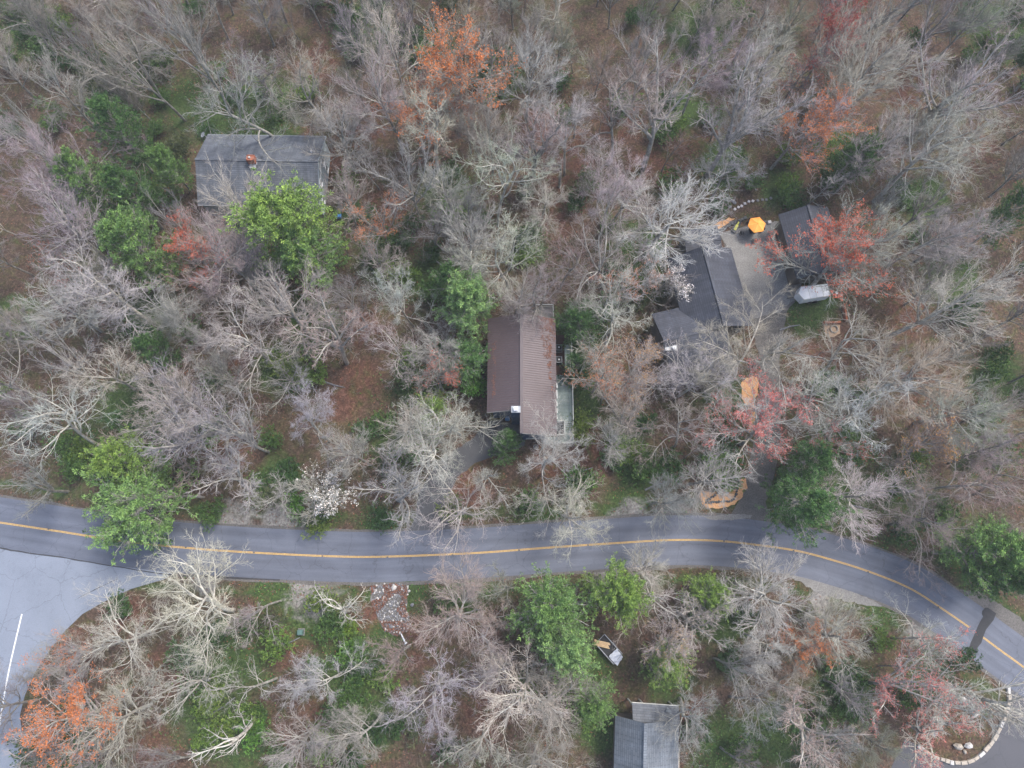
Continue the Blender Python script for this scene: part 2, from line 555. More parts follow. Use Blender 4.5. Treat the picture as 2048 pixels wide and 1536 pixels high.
def ribbon(name, line, w0, w1, z, mat, label=None, kind='structure', wob=0.0, seed=0, cols=None, u0=None, u1=None):
    """a sheet along a 2-D line between the offsets w0 (left) and w1 (right); w may be arrays"""
    L = np.asarray(line)
    T = np.gradient(L, axis=0)
    T /= np.linalg.norm(T, axis=1)[:, None]
    Nn = np.stack([-T[:, 1], T[:, 0]], 1)
    s = np.concatenate([[0], np.cumsum(np.linalg.norm(np.diff(L, axis=0), axis=1))])
    w0 = np.broadcast_to(w0, len(L)).astype(float).copy()
    w1 = np.broadcast_to(w1, len(L)).astype(float).copy()
    if wob:
        r = np.random.default_rng(seed)
        w0 += wob * np.convolve(r.normal(size=len(L)), np.ones(3) / 3, 'same')
        w1 += wob * np.convolve(r.normal(size=len(L)), np.ones(3) / 3, 'same')
    mb = MB()
    k = cols or 1
    for i in range(len(L) - 1):
        for j in range(k):
            def pt(ii, jj):
                w = w0[ii] + (w1[ii] - w0[ii]) * jj / k
                return (L[ii][0] + Nn[ii][0] * w, L[ii][1] + Nn[ii][1] * w, z), (w, s[ii])
            q = [pt(i, j), pt(i, j + 1), pt(i + 1, j + 1), pt(i + 1, j)]
            pts, uvs = [a for a, b in q], [b for a, b in q]
            # keep the face looking up
            a, b, c = (Vector(p) for p in pts[:3])
            if (b - a).cross(c - a).z < 0:
                pts, uvs = pts[::-1], uvs[::-1]
            mb.quad(pts, uvs)
    o = mb.obj(name, mat, None, kind)
    if label:
        o['label'] = label
    return o


def rough_poly(pts, amp=0.15, step=0.6, seed=0):
    """a closed outline with uneven edges"""
    r = random.Random(seed)
    out = []
    n = len(pts)
    for i in range(n):
        a, b = Vector(pts[i]), Vector(pts[(i + 1) % n])
        k = max(1, int((b - a).length / step))
        for j in range(k):
            p = a.lerp(b, j / k)
            out.append((p.x + r.uniform(-amp, amp), p.y + r.uniform(-amp, amp)))
    return out


def sheet(name, poly, z, mat, label=None, kind='structure'):
    import bmesh
    from mathutils.geometry import tessellate_polygon
    tris = tessellate_polygon([[Vector((x, y, 0)) for x, y in poly]])
    mb = MB()
    for t in tris:
        pts = [(poly[i][0], poly[i][1], z) for i in t]
        a, b, c = (Vector(p) for p in pts)
        if (b - a).cross(c - a).z < 0:
            pts = pts[::-1]
        mb.quad(pts)
    o = mb.obj(name, mat, None, kind)
    if label:
        o['label'] = label
    return o


def scatter_quads(name, mat, P, size, rng, parent=None, kind='stuff', flat=0.5, vary=None, origin=(0, 0, 0)):
    """one mesh of many small leaf faces at the points P"""
    n = len(P)
    nrm = np.stack([rng.normal(0, flat, n), rng.normal(0, flat, n), np.ones(n)], 1)
    nrm /= np.linalg.norm(nrm, axis=1)[:, None]
    ang = rng.uniform(0, 2 * np.pi, n)
    u = np.stack([np.cos(ang), np.sin(ang), np.zeros(n)], 1)
    u -= nrm * (u * nrm).sum(1)[:, None]
    u /= np.linalg.norm(u, axis=1)[:, None]
    w = np.cross(nrm, u)
    sz = size * rng.uniform(0.6, 1.4, n)[:, None]
    V = np.stack([P + u * sz, P + w * sz * 0.5, P - u * sz, P - w * sz * 0.5], 1).reshape(-1, 3) - np.array(origin)
    F = np.arange(n * 4).reshape(n, 4)
    me = np_mesh(name, V, F, mat, vary=np.repeat(rng.random(n) if vary is None else vary, 4))
    o = bpy.data.objects.new(name, me)
    COL.objects.link(o)
    if parent is not None:
        o.parent = parent
    if kind:
        o['kind'] = kind
    return o


def np_mesh(name, V, F, mat, fine=None, vary=None):
    """F: list of arrays of faces (tri or quad)"""
    if not isinstance(F, (list, tuple)):
        F = [F]
    me = bpy.data.meshes.new(name)
    V = np.asarray(V, np.float32)
    me.vertices.add(len(V))
    me.vertices.foreach_set('co', V.ravel())
    loops = np.concatenate([f.ravel() for f in F]).astype(np.int32)
    counts = np.concatenate([np.full(len(f), f.shape[1]) for f in F]).astype(np.int32)
    starts = np.concatenate([[0], np.cumsum(counts)[:-1]]).astype(np.int32)
    me.loops.add(len(loops))
    me.loops.foreach_set('vertex_index', loops)
    me.polygons.add(len(counts))
    me.polygons.foreach_set('loop_start', starts)
    me.polygons.foreach_set('loop_total', counts)
    for nm, arr in (('fine', fine), ('vary', vary)):
        if arr is not None:
            a = me.attributes.new(nm, 'FLOAT', 'POINT')
            a.data.foreach_set('value', np.asarray(arr, np.float32))
    me.materials.append(MAT[mat])
    me.update(calc_edges=True)
    return me


# ------------------------------------------------------------------ the paved ground, all at real heights
ROAD_PX = [(-420, 985), (-200, 1015), (0, 1045), (120, 1063), (250, 1083), (400, 1098), (540, 1107), (680, 1113), (780, 1113), (950, 1106),
           (1100, 1095), (1250, 1085), (1348, 1080), (1440, 1082), (1530, 1092), (1600, 1103), (1668, 1121), (1740, 1144),
           (1820, 1177), (1885, 1218), (1950, 1263), (2000, 1300), (2048, 1335), (2160, 1420), (2300, 1540)]
ROAD = smooth_line([a2(*p) for p in ROAD_PX], 8)
LOT = [a2(*p) for p in [(-330, 1045), (-100, 1080), (0, 1095), (120, 1112), (240, 1132), (345, 1146), (330, 1158), (262, 1178), (205, 1205), (165, 1228), (130, 1262), (100, 1300),
                        (70, 1345), (50, 1390), (40, 1430), (45, 1480), (40, 1560), (20, 1700), (-330, 1700)]]
DRIVE_MAIN = [a2(*p) for p in [(815, 1066), (900, 1062), (893, 1000), (915, 955), (950, 925), (1010, 905), (1048, 892), (1052, 845), (1000, 838), (975, 842), (950, 872), (905, 905),
                               (868, 935), (838, 985), (832, 1030)]]
DRIVE_RIGHT = [a2(*p) for p in [(1455, 1036), (1545, 1040), (1530, 1005), (1545, 960), (1560, 890), (1562, 800), (1560, 700), (1575, 620), (1600, 590), (1590, 520), (1560, 445),
                                (1530, 440), (1440, 470), (1450, 500), (1500, 640), (1520, 720), (1518, 800), (1505, 900), (1490, 960), (1485, 990)]]
COURT = [a2(*p) for p in [(1440, 468), (1480, 455), (1560, 442), (1585, 500), (1602, 575), (1590, 600), (1560, 625), (1500, 640), (1480, 560), (1455, 500)]]
ISLAND_RING = [(1835, 1490), (1862, 1510), (1890, 1521), (1920, 1526), (1946, 1520), (1965, 1507), (1980, 1490), (1993, 1470), (2004, 1448), (2013, 1425), (2019, 1402), (2018, 1380)]
CORNER = [a2(*p) for p in [(2060, 1350), (2300, 1480), (2300, 1800), (1760, 1800), (1770, 1560), (1810, 1478)] + ISLAND_RING]
GRAVEL_LEFT = [a2(*p) for p in [(400, 450), (480, 420), (520, 470), (560, 560), (500, 560), (430, 520)]]
SHOULDER_S = [a2(*p) for p in [(1560, 1143), (1640, 1158), (1700, 1180), (1770, 1214), (1740, 1212), (1690, 1204), (1630, 1182)]]
SHOULDER_N = [a2(*p) for p in [(1915, 1180), (1960, 1180), (2010, 1215), (2120, 1290), (2120, 1330), (2040, 1268), (1975, 1222)]]
MULCH = [a2(*p) for p in [(1397, 992), (1402, 980), (1425, 985), (1452, 975), (1470, 972), (1482, 957), (1493, 958), (1494, 975), (1484, 993), (1470, 1008), (1450, 1015), (1418, 1017), (1404, 1008)]]
MULCH2 = [a2(*p) for p in [(1492, 755), (1516, 752), (1515, 790), (1508, 805), (1512, 830), (1508, 858), (1498, 862), (1497, 820), (1484, 795), (1482, 770)]]
ROCKBED = [a2(*p) for p in [(741, 1172), (760, 1168), (790, 1167), (818, 1172), (812, 1215), (822, 1245), (815, 1262), (795, 1272), (770, 1262), (752, 1225), (742, 1205)]]
PAVED = [LOT, DRIVE_MAIN, DRIVE_RIGHT, COURT, CORNER, GRAVEL_LEFT, MULCH, MULCH2, ROCKBED, SHOULDER_S, SHOULDER_N]


def seg_dist(P, A, B):
    d = B - A
    t = np.clip(((P[:, None] - A) * d).sum(-1) / np.maximum((d * d).sum(-1), 1e-9), 0, 1)
    return np.linalg.norm(P[:, None] - (A + d * t[..., None]), axis=-1).min(1)


def inside(P, poly):
    poly = np.asarray(poly)
    c = np.zeros(len(P), bool)
    j = len(poly) - 1
    for i in range(len(poly)):
        xi, yi = poly[i]; xj, yj = poly[j]
        m = (yi > P[:, 1]) != (yj > P[:, 1])
        xx = (xj - xi) * (P[:, 1] - yi) / (yj - yi + 1e-12) + xi
        c ^= m & (P[:, 0] < xx)
        j = i
    return c


def poly_dist(P, poly):
    A = np.asarray(poly)
    d = seg_dist(P, A, np.roll(A, -1, 0))
    return np.where(inside(P, poly), -d, d)


HOUSES = []        # footprints, filled as the houses are built


def road_dist(P):
    return seg_dist(P, ROAD[:-1], ROAD[1:])


def clear_dist(P, houses=True):
    P = np.asarray(P, float)
    d = road_dist(P) - 3.2
    for pl in PAVED:
        d = np.minimum(d, poly_dist(P, pl))
    if houses:
        for pl in HOUSES:
            d = np.minimum(d, poly_dist(P, pl))
    return d

# ground sheet: fine where the camera looks, coarse out to the horizon -----------------------------
GREEN = [(520, 230, 100), (380, 215, 80), (230, 160, 90), (60, 60, 70), (170, 400, 60), (250, 420, 80), (320, 330, 60), (430, 240, 60), (620, 640, 60), (300, 640, 70), (260, 820, 80),
         (30, 640, 60), (560, 740, 60), (180, 900, 70), (560, 950, 50), (730, 60, 70), (860, 90, 50), (1010, 150, 50), (900, 400, 70), (760, 520, 60), (860, 560, 60), (830, 770, 60),
         (790, 900, 60), (1160, 660, 60), (1160, 800, 60), (1060, 500, 40), (1290, 560, 60), (1260, 480, 50), (1360, 220, 60), (1400, 60, 80), (1440, 330, 60), (1700, 300, 60), (1560, 380, 50),
         (1620, 620, 60), (1450, 800, 60), (1440, 910, 50), (1570, 1000, 60), (1690, 900, 70), (1850, 400, 60), (1900, 560, 70), (2000, 760, 70), (1960, 900, 70), (1800, 980, 80), (1700, 1000, 80),
         (1950, 1100, 80), (2000, 60, 80), (1280, 940, 60), (1250, 860, 50), (470, 1320, 90), (420, 1440, 90), (480, 1480, 80), (120, 1500, 70), (620, 1210, 80), (700, 1340, 90), (760, 1300, 60),
         (560, 1180, 60), (820, 1180, 50), (940, 1180, 60), (730, 1440, 80), (1180, 1340, 60), (1200, 1460, 60), (1340, 1360, 60), (1450, 1250, 60), (1460, 1500, 90), (1560, 1470, 80), (1680, 1380, 70),
         (1760, 1220, 50), (1860, 1350, 50), (620, 1060, 50), (760, 1050, 50), (1250, 1020, 60), (1080, 1050, 60), (1750, 1120, 40), (1620, 1040, 50), (690, 430, 30), (1620, 610, 40)]
RED = [(1120, 320, 90), (1110, 420, 80), (1080, 250, 50), (740, 250, 60), (930, 220, 60), (770, 420, 60), (730, 660, 50), (720, 760, 60), (1180, 900, 70), (1100, 920, 60), (960, 910, 50), (940, 980, 60),
       (330, 420, 40), (480, 730, 50), (600, 560, 50), (680, 800, 60), (450, 900, 60), (640, 120, 60), (1240, 240, 60), (1300, 330, 60), (1400, 300, 70), (1720, 60, 100), (1690, 180, 80), (1800, 160, 80),
       (1650, 700, 80), (1560, 560, 10), (1900, 500, 60), (1820, 620, 70), (1960, 300, 50), (1850, 780, 70), (1900, 860, 60), (1250, 760, 60), (1420, 880, 60), (1990, 900, 60), (560, 1290, 70),
       (540, 1230, 60), (330, 1350, 70), (640, 1400, 70), (760, 1240, 60), (840, 1290, 60), (970, 1260, 50), (980, 1420, 80), (540, 1500, 80), (300, 1500, 80), (1490, 1260, 50), (1480, 1200, 40),
       (1390, 1410, 50), (1600, 1260, 60), (1680, 1300, 60), (1920, 1370, 70), (1880, 1450, 80), (1800, 1400, 60), (1760, 1080, 40), (250, 1230, 60), (150, 1290, 50), (1740, 1130, 40), (668, 330, 40), (590, 260, 40)]
DIRT = [(560, 1045, 50), (470, 1040, 50), (1260, 1030, 40), (1350, 1020, 40), (940, 1180, 30), (1840, 1260, 40), (1640, 1200, 30), (620, 1190, 60), (410, 1160, 40), (1210, 1140, 40)]


def build_ground():
    xs = np.concatenate([[-900, -500, -250, -160, -120], np.arange(-100, 100.1, 0.8), [120, 160, 250, 500, 900]])
    ys = np.concatenate([[-900, -500, -250, -120, -70], np.arange(-50, 96.1, 0.8), [110, 130, 180, 300, 500, 900]])
    X, Y = np.meshgrid(xs, ys)
    P = np.stack([X.ravel(), Y.ravel()], 1)
    d = np.full(len(P), 60.0)
    near = (np.abs(P[:, 0]) < 101) & (P[:, 1] > -51) & (P[:, 1] < 97)
    d[near] = clear_dist(P[near])
    relief = np.array([noise.noise(Vector((x * .13, y * .13, 3))) * .55 + noise.noise(Vector((x * .6, y * .6, 9))) * .22 for x, y in P])
    Z = -0.02 + np.clip(relief, -.6, .6) * np.clip((d - 0.6) / 4.0, 0, 1)
    Z[d < 0.6] = -0.02
    px, py = to_px(P[:, 0], P[:, 1])
    col = np.zeros((len(P), 4)); col[:, 3] = 1
    for ch, lst in ((1, GREEN), (0, RED), (2, DIRT)):
        acc = np.zeros(len(P))
        for cx, cy, r in lst:
            acc = np.maximum(acc, np.clip(1.35 - np.hypot(px - cx, py - cy) / (r * 1.35), 0, 1) ** 1.3)
        col[:, ch] = np.clip(acc, 0, 1) * 0.62
    col[:, 0] = np.maximum(col[:, 0], 0.32)
    col[:, 1] = np.maximum(col[:, 1], 0.27)
    # mown and mossy verge beside the road, dusty at the very edge
    rd = road_dist(P) - 3.1
    verge = np.clip(1 - np.abs(rd - 1.8) / 2.0, 0, 1)
    col[:, 1] = np.maximum(col[:, 1], verge * 0.55)
    col[:, 2] = np.maximum(col[:, 2], np.clip(1 - np.abs(rd) / 0.8, 0, 1) * 0.6)
    nx, ny = len(xs), len(ys)
    idx = np.arange(nx * ny).reshape(ny, nx)
    F = np.stack([idx[:-1, :-1], idx[:-1, 1:], idx[1:, 1:], idx[1:, :-1]], -1).reshape(-1, 4)
    me = np_mesh('ground', np.column_stack([P, Z]), F, 'ground')
    ca = me.color_attributes.new('cover', 'FLOAT_COLOR', 'POINT')
    ca.data.foreach_set('color', col.astype(np.float32).ravel())
    o = bpy.data.objects.new('ground', me)
    COL.objects.link(o)
    o['kind'] = 'structure'
    o['label'] = 'forest floor of brown leaf litter with mossy patches'
    for p in me.polygons:
        p.use_smooth = True


# ------------------------------------------------------------------ road and paving
ribbon('road', ROAD, 3.12, -3.12, 0.02, 'asphalt', 'grey two lane road curving through the wood', cols=6)
seg = np.array(ROAD)
ribbon('road_edge', seg, 3.45, 3.02, 0.004, 'gravel_dark', 'crumbled gravel edge along the north side of the road', wob=0.12, seed=1)
ribbon('road_edge', seg, -3.02, -3.5, 0.005, 'gravel_dark', 'crumbled gravel edge along the south side of the road', wob=0.12, seed=2)
PATCH_T = to_px  # the resurfaced strip interrupts the yellow line


def near_patch(p):
    a, b = np.array(a2(1965, 1228)), np.array(a2(1935, 1310))
    return seg_dist(np.array([p]), a[None], b[None])[0] < 0.85


def line_runs():
    run = []
    for p in smooth_line([a2(*q) for q in ROAD_PX], 30):
        if near_patch(p):
            if len(run) > 2:
                yield np.array(run)
            run = []
        else:
            run.append(p)
    if len(run) > 2:
        yield np.array(run)


for run in line_runs():
    for off in (0.065, -0.065):
        ribbon('road_marking', run, off + 0.048, off - 0.048, 0.028, 'yellow', 'thin yellow centre line on the road')
sheet('parking_lot', LOT, 0.016, 'lot', 'pale asphalt lot joining the road at the left')
wl = smooth_line([a2(*p) for p in [(44, 1228), (34, 1270), (22, 1322), (12, 1372), (2, 1430), (-14, 1530)]], 10)
ribbon('lot_marking', wl, 0.085, -0.085, 0.022, 'white_line', 'white painted line on the pale lot')
sm = smooth_line([a2(*p) for p in [(-60, 1083), (0, 1096), (60, 1106), (120, 1114), (180, 1124), (250, 1136), (330, 1148), (420, 1154), (560, 1160)]], 8)
ribbon('tar_seam', sm, 0.07, -0.07, 0.0245, 'seam', 'dark tar joint between the road and the pale lot', wob=0.05, seed=5)
for k, pts in enumerate([[(150, 1200), (180, 1184), (235, 1158)]]):
    ribbon('tar_seam', smooth_line([a2(*p) for p in pts], 10), 0.02, -0.02, 0.0205, 'seam', None, wob=0.03, seed=9 + k)
sheet('driveway', rough_poly(DRIVE_MAIN, 0.12, 0.7, 3), 0.012, 'drive', 'dark asphalt driveway up to the brown roofed house')
sheet('driveway', rough_poly(DRIVE_RIGHT, 0.15, 0.7, 4), 0.008, 'gravel_dark', 'grey gravel drive up to the dark roofed house')
sheet('gravel_court', rough_poly(COURT, 0.12, 0.6, 5), 0.014, 'gravel', 'pale gravel court behind the dark roofed house')
sheet('driveway', CORNER, 0.010, 'black_asphalt', 'smooth dark asphalt around the stone edged bed')
sheet('gravel_patch', rough_poly(GRAVEL_LEFT, 0.4, 0.7, 6), 0.012, 'gravel_dark', 'grey gravel patch below the left house')
sheet('gravel_shoulder', rough_poly(SHOULDER_S, 0.2, 0.5, 7), 0.014, 'gravel', 'pale gravel shoulder inside the road bend')
sheet('gravel_shoulder', rough_poly(SHOULDER_N, 0.15, 0.5, 8), 0.014, 'gravel_dark', 'grey gravel shoulder at the right end of the road')
sheet('mulch_bed', rough_poly(MULCH, 0.1, 0.4, 9), 0.018, 'mulch', 'bright orange wood chip bed beside the gravel drive')
sheet('mulch_bed', rough_poly(MULCH2, 0.15, 0.4, 10), 0.018, 'mulch', 'narrow orange wood chip bed further up the gravel drive')
sheet('sand_patio', rough_poly([a2(*p) for p in [(1648, 651), (1662, 648), (1681, 650), (1680, 666), (1668, 674), (1652, 672)]], 0.08, 0.4, 11), 0.02, 'sand', 'small sandy patio around the fire ring')
sheet('road_patch', rough_poly([a2(*p) for p in [(1964, 1222), (1970, 1215), (1976, 1215), (1992, 1227), (1987, 1240), (1972, 1260), (1962, 1285), (1950, 1305), (1937, 1314), (1932, 1306), (1942, 1284),
                                                 (1958, 1246), (1966, 1233), (1963, 1228)]], 0.03, 0.5, 12), 0.034, 'patch', 'dark resurfaced strip across the road near the right edge')
# pale dust where the gravel drive meets the road
sheet('gravel_dust', rough_poly([a2(*p) for p in [(1400, 1033), (1450, 1029), (1505, 1030), (1500, 1036), (1470, 1040), (1420, 1039)]], 0.12, 0.4, 13), 0.026, 'gravel', 'pale gravel washed onto the road at the drive')

# small reflector studs on the centre line
studs = [(97, 1058), (235, 1081), (372, 1095), (508, 1105), (645, 1112), (775, 1114), (905, 1110), (1038, 1100), (1176, 1090), (1311, 1082), (1448, 1082), (1587, 1101), (1736, 1144), (1876, 1214)]
smb = MB().box((0, 0, 0.012), (0.22, 0.16, 0.024), ch=0.01)
sme = smb.mesh('road_stud', 'stone_dark')
for k, s in enumerate(studs):
    o = bpy.data.objects.new('road_stud', sme)
    COL.objects.link(o)
    x, y = a2(*s)
    j = int(np.argmin(np.linalg.norm(ROAD - np.array([x, y]), axis=1)))
    o.location = (ROAD[j][0] * .0 + x, y, 0.029)
    tag(o, 'small dark reflector stud set into the yellow centre line', 'road stud', 'studs along the yellow centre line')

# ------------------------------------------------------------------ houses
def V2(p):
    return Vector((p[0], p[1]))


def slab(mb, e0, e1, r0, r1, thick=0.16):
    """roof slab: e0->e1 along the eave, r0->r1 along the ridge (3-D points); UV in metres"""
    e0, e1, r0, r1 = map(Vector, (e0, e1, r0, r1))
    dn = Vector((0, 0, thick))
    pts = [e0, e1, r1, r0]
    if (e1 - e0).cross(r1 - e0).z < 0:
        pts = [e1, e0, r0, r1]
    ax = (pts[1] - pts[0]).normalized()
    uvs = [((p - e0).dot(ax), ((p - e0) - ax * (p - e0).dot(ax)).length) for p in pts]
    k = len(mb.v)
    mb.quad(pts, uvs)
    low = [p - dn for p in pts]
    mb.quad(low[::-1])
    for i in range(4):
        j = (i + 1) % 4
        mb.quad([pts[i], low[i], low[j], pts[j]])
    return mb


def gable_house(t, A, B, wl, wr, zr, ze, roof, wall, inset=0.45, gl=None, cap='seam_metal', wl_end=None, siding=True):
    """A, B: ridge ends (2-D). wl / wr: half widths left and right of A->B. Adds roof slopes, ridge cap and walls to thing t."""
    A, B = V2(A), V2(B)
    d = (B - A).normalized()
    n = Vector((-d.y, d.x))

    def P(u, s, z):
        q = A + d * u + n * s
        return (q.x, q.y, z)
    Ln = (B - A).length
    for s, w in ((1, wl), (-1, wr)):
        mb = MB()
        slab(mb, P(0, s * w, ze), P(Ln, s * w, ze), P(0, 0.0, zr), P(Ln, 0.0, zr))
        o = mb.obj('roof_slope', roof, t)
    MB().bar(P(-0.02, 0, zr + 0.03), P(Ln + 0.02, 0, zr + 0.03), 0.34, 0.09).obj('ridge_cap', cap, t)
    # walls under the slopes
    mb = MB()
    zl = ze + (zr - ze) * inset / max(wl, .1)
    zrr = ze + (zr - ze) * inset / max(wr, .1)
    i = inset
    a, b = i, Ln - i
    lw, rw = wl - i, wr - i
    th = 0.19
    mb.quad([P(a, lw, 0), P(a, lw, zl - th), P(b, lw, zl - th), P(b, lw, 0)])
    mb.quad([P(b, -rw, 0), P(b, -rw, zrr - th), P(a, -rw, zrr - th), P(a, -rw, 0)])
    mb.quad([P(a, -rw, 0), P(a, -rw, zrr - th), P(a, 0, zr - th), P(a, lw, zl - th), P(a, lw, 0)])
    mb.quad([P(b, lw, 0), P(b, lw, zl - th), P(b, 0, zr - th), P(b, -rw, zrr - th), P(b, -rw, 0)])
    mb.obj('wall', wall, t)
    if siding:
        mb = MB()
        z = 0.25
        while z < zr - 0.3:
            for uu, sg in ((a, -1), (b, 1)):
                f = min(1.0, (zr - th - z) / max(zr - ze, .1))
                l2, r2 = min(lw, wl * f), min(rw, wr * f)
                p, q = Vector(P(uu + sg * 0.012, -r2 + .05, z)), Vector(P(uu + sg * 0.012, l2 - .05, z))
                if (q - p).length > .3:
                    mb.bar(p, q, 0.03, 0.02)
            z += 0.2
        mb.obj('siding', wall, t, 'stuff')
    HOUSES.append([tuple(P(u, s, 0)[:2]) for u, s in ((0, -wr), (Ln, -wr), (Ln, wl), (0, wl))])
    return P, Ln


def seams(mb, P, Ln, s0, z0, s1, z1, step=0.305, start=0.1):
    u = start
    while u < Ln - 0.05:
        mb.bar(P(u, s0, z0 + 0.02), P(u, s1, z1 + 0.02), 0.045, 0.05)
        u += step


# main house: brown metal roof -------------------------------------------------------------------
mh = thing('brown_roofed_house', 'house with brown ribbed metal roof, navy walls and long grey deck', 'house', at(1045, 760))
ZR, ZE = 7.6, 5.6
A, B = V2(a2(1043, 627, ZR)), V2(a2(1043, 866, ZR))
d = (B - A).normalized(); n_ = Vector((-d.y, d.x))        # n_ points east (+x) for a ridge running south
LEN = (B - A).length


def PM(u, s, z):
    q = A + d * u + n_ * s
    return (q.x, q.y, z)


wE = a2(1103, 760, 6.05)[0] - A.x
wE2 = a2(1113, 760, ZE)[0] - A.x
wW = A.x - a2(986, 760, 6.05)[0]
wW2 = A.x - a2(975, 760, ZE)[0]
UL = LEN - (B.y and (a2(1000, 822, 6.5)[1] - B.y))         # the west slope stops short of the south gable
ZB = 5.95
for nm, u0, u1, s0, z0, s1, z1 in (('roof_slope', 0, LEN, wE, ZB, 0, ZR), ('porch_roof', 0, LEN, wE2, ZE, wE, ZB), ('roof_slope', 0, UL, -wW, ZB, 0, ZR), ('porch_roof', 0, UL, -wW2, ZE, -wW, ZB)):
    mb = slab(MB(), PM(u0, s0, z0), PM(u1, s0, z0), PM(u0, s1, z1), PM(u1, s1, z1), 0.12)
    o = mb.obj(nm, 'roof_metal', mh)
    sb = MB()
    u = 0.12
    while u < u1 - 0.04:
        sb.bar(PM(u, s0, z0 + 0.025), PM(u, s1, z1 + 0.025), 0.06, 0.05)
        u += 0.302
    sb.obj('roof_ribs', 'seam_metal', o, 'stuff')
MB().bar(PM(-0.03, 0, ZR + 0.05), PM(LEN + 0.03, 0, ZR + 0.05), 0.38, 0.07).obj('ridge_cap', 'roof_metal', mh)
mb = MB()
ii = 0.5
for (s0, s1, ue) in ((0.02, wE2 - 1.0, LEN - .45), (-wW2 + 0.7, 0.0, UL - 0.4)):
    zs0 = ZR - 0.2 if s0 > -0.5 else 5.8
    zs1 = 5.85 if s1 > 0.5 else ZR - 0.2
    b4 = [PM(.4, s0, 0), PM(ue, s0, 0), PM(ue, s1, 0), PM(.4, s1, 0)]
    t4 = [PM(.4, s0, zs0), PM(ue, s0, zs0), PM(ue, s1, zs1), PM(.4, s1, zs1)]
    mb.hexa(b4[::-1], t4[::-1])
mb.obj('wall', 'siding_blue', mh)
# gutters: the broken white strip along the east eave
for (y0, y1) in ((766, 776), (780, 797), (802, 812), (816, 826), (830, 838)):
    p0, p1 = at(1113.5, y0, 5.5), at(1114.5, y1, 5.5)
    MB().bar(p0, p1, 0.12, 0.1).obj('gutter', 'off_white', mh)
# fascia at the gable ends
MB().bar(PM(LEN + .05, 0, ZR - .08), PM(LEN + .05, wE, ZB - .08), 0.05, 0.2).obj('fascia', 'deck_old', mh)
MB().bar(PM(UL + .05, -wW2, ZE - .06), PM(UL + .05, -0.1, ZR - .16), 0.05, 0.2).obj('fascia', 'deck_old', mh)
# chimney chase with a pale cap and flue
cx0, cy0 = a2(1022.5, 812, 8.3); cx1, cy1 = a2(1041, 825, 8.3)
cc = ((cx0 + cx1) / 2, (cy0 + cy1) / 2)
cw, ch_ = abs(cx1 - cx0), abs(cy1 - cy0)
chm = MB().box((cc[0], cc[1], 4.1), (cw * .94, ch_ * .9, 8.2)).obj('chimney', 'siding_blue', mh)
MB().box((cc[0], cc[1], 8.26), (cw * 1.04, ch_ * 1.05, 0.12), ch=0.03).obj('chimney_cap', 'steel', chm)
MB().box((cc[0], cc[1], 8.5), (0.42, 0.36, 0.36)).box((cc[0], cc[1], 8.72), (0.52, 0.46, 0.05)).obj('flue', 'white', chm)
# bump-out below the west slope: boxed store with a blue drum
bx0, by0 = a2(1004, 830, 1.5); bx1, by1 = a2(1024, 843.5, 1.5)
mb = MB()
for (p, q) in (((bx0, by0), (bx0, by1)), ((bx0, by1), (bx1, by1)), ((bx1, by1), (bx1, by0)), ((bx0, by0), (bx1, by0))):
    mb.bar((p[0], p[1], 0.75), (q[0], q[1], 0.75), 0.12, 1.5)
tag(mb.obj('bin_enclosure', 'siding_brown'), 'low dark boxed enclosure against the navy wall of the brown roofed house', 'enclosure')
dr = thing('blue_barrel', 'round blue barrel inside the low box by the chimney', 'barrel', ((bx0 + bx1) / 2 + .05, (by0 + by1) / 2 + .05, 0))
o = dr['_o']
MB().cyl((o[0], o[1], 0.05), (o[0], o[1], .5), 0.3, 0.36, 18).cyl((o[0], o[1], 0.5), (o[0], o[1], 1.0), 0.36, 0.31, 18).obj('body', 'blue', dr)
MB().cyl((o[0], o[1], 1.0), (o[0], o[1], 1.04), 0.33, 0.3, 18).obj('lid', 'blue', dr)


def flakes(t, quadpts, n, rng, size=0.055, name='leaf_litter', pick=None):
    a, b, c, dd = (np.array(p) for p in quadpts)
    u, v = rng.random(n), rng.random(n)
    if pick:
        u, v = pick(u, v)
    P = (a * (1 - u)[:, None] + b * u[:, None]) * (1 - v)[:, None] + (dd * (1 - u)[:, None] + c * u[:, None]) * v[:, None]
    P = P[np.array([noise.noise(Vector(q * 1.6)) + .6 * noise.noise(Vector(q * 5)) for q in P]) > -.08]
    P = P + rng.normal(0, .05, P.shape) * np.array([1, 1, 0]) + np.array([0, 0, .07])
    return scatter_quads(name, 'litter', P, size, rng, None, 'stuff', 0.35)


# fallen leaves: a long wedge on the east slope, a strip on the west slope
def wedge(u, v):
    u = u ** 1.25
    w = (1 - u) ** 1.5 * 0.52 + 0.06
    wob_ = np.array([noise.noise(Vector((a * 9, 0, 1))) for a in u])
    return u, np.abs(v ** 1.5 * w * (1 + .5 * wob_) + np.random.default_rng(4).normal(0, .012, len(u)))


fl = flakes(mh, (PM(0.1, wE - .02, ZB), PM(8.3, wE - .02, ZB), PM(8.3, 0, ZR), PM(.1, 0, ZR)), 2400, RNG, pick=wedge)
fl['label'] = 'rusty fallen leaves drifted on the right slope of the brown roof'
fl = flakes(mh, (PM(3.2, -wW - .05, ZB), PM(11, -wW - .05, ZB), PM(11, -wW + .45, ZB + .12), PM(3.2, -wW + .45, ZB + .12)), 800, RNG)
fl['label'] = 'rusty fallen leaves lying along the left pitch break of the brown roof'
fl = flakes(mh, (PM(0.1, wE2 - .1, ZE), PM(5, wE2 - .1, ZE), PM(5, wE, ZB), PM(.1, wE, ZB)), 700, RNG)
fl['label'] = 'thin scatter of fallen leaves on the porch roof of the brown roofed house'

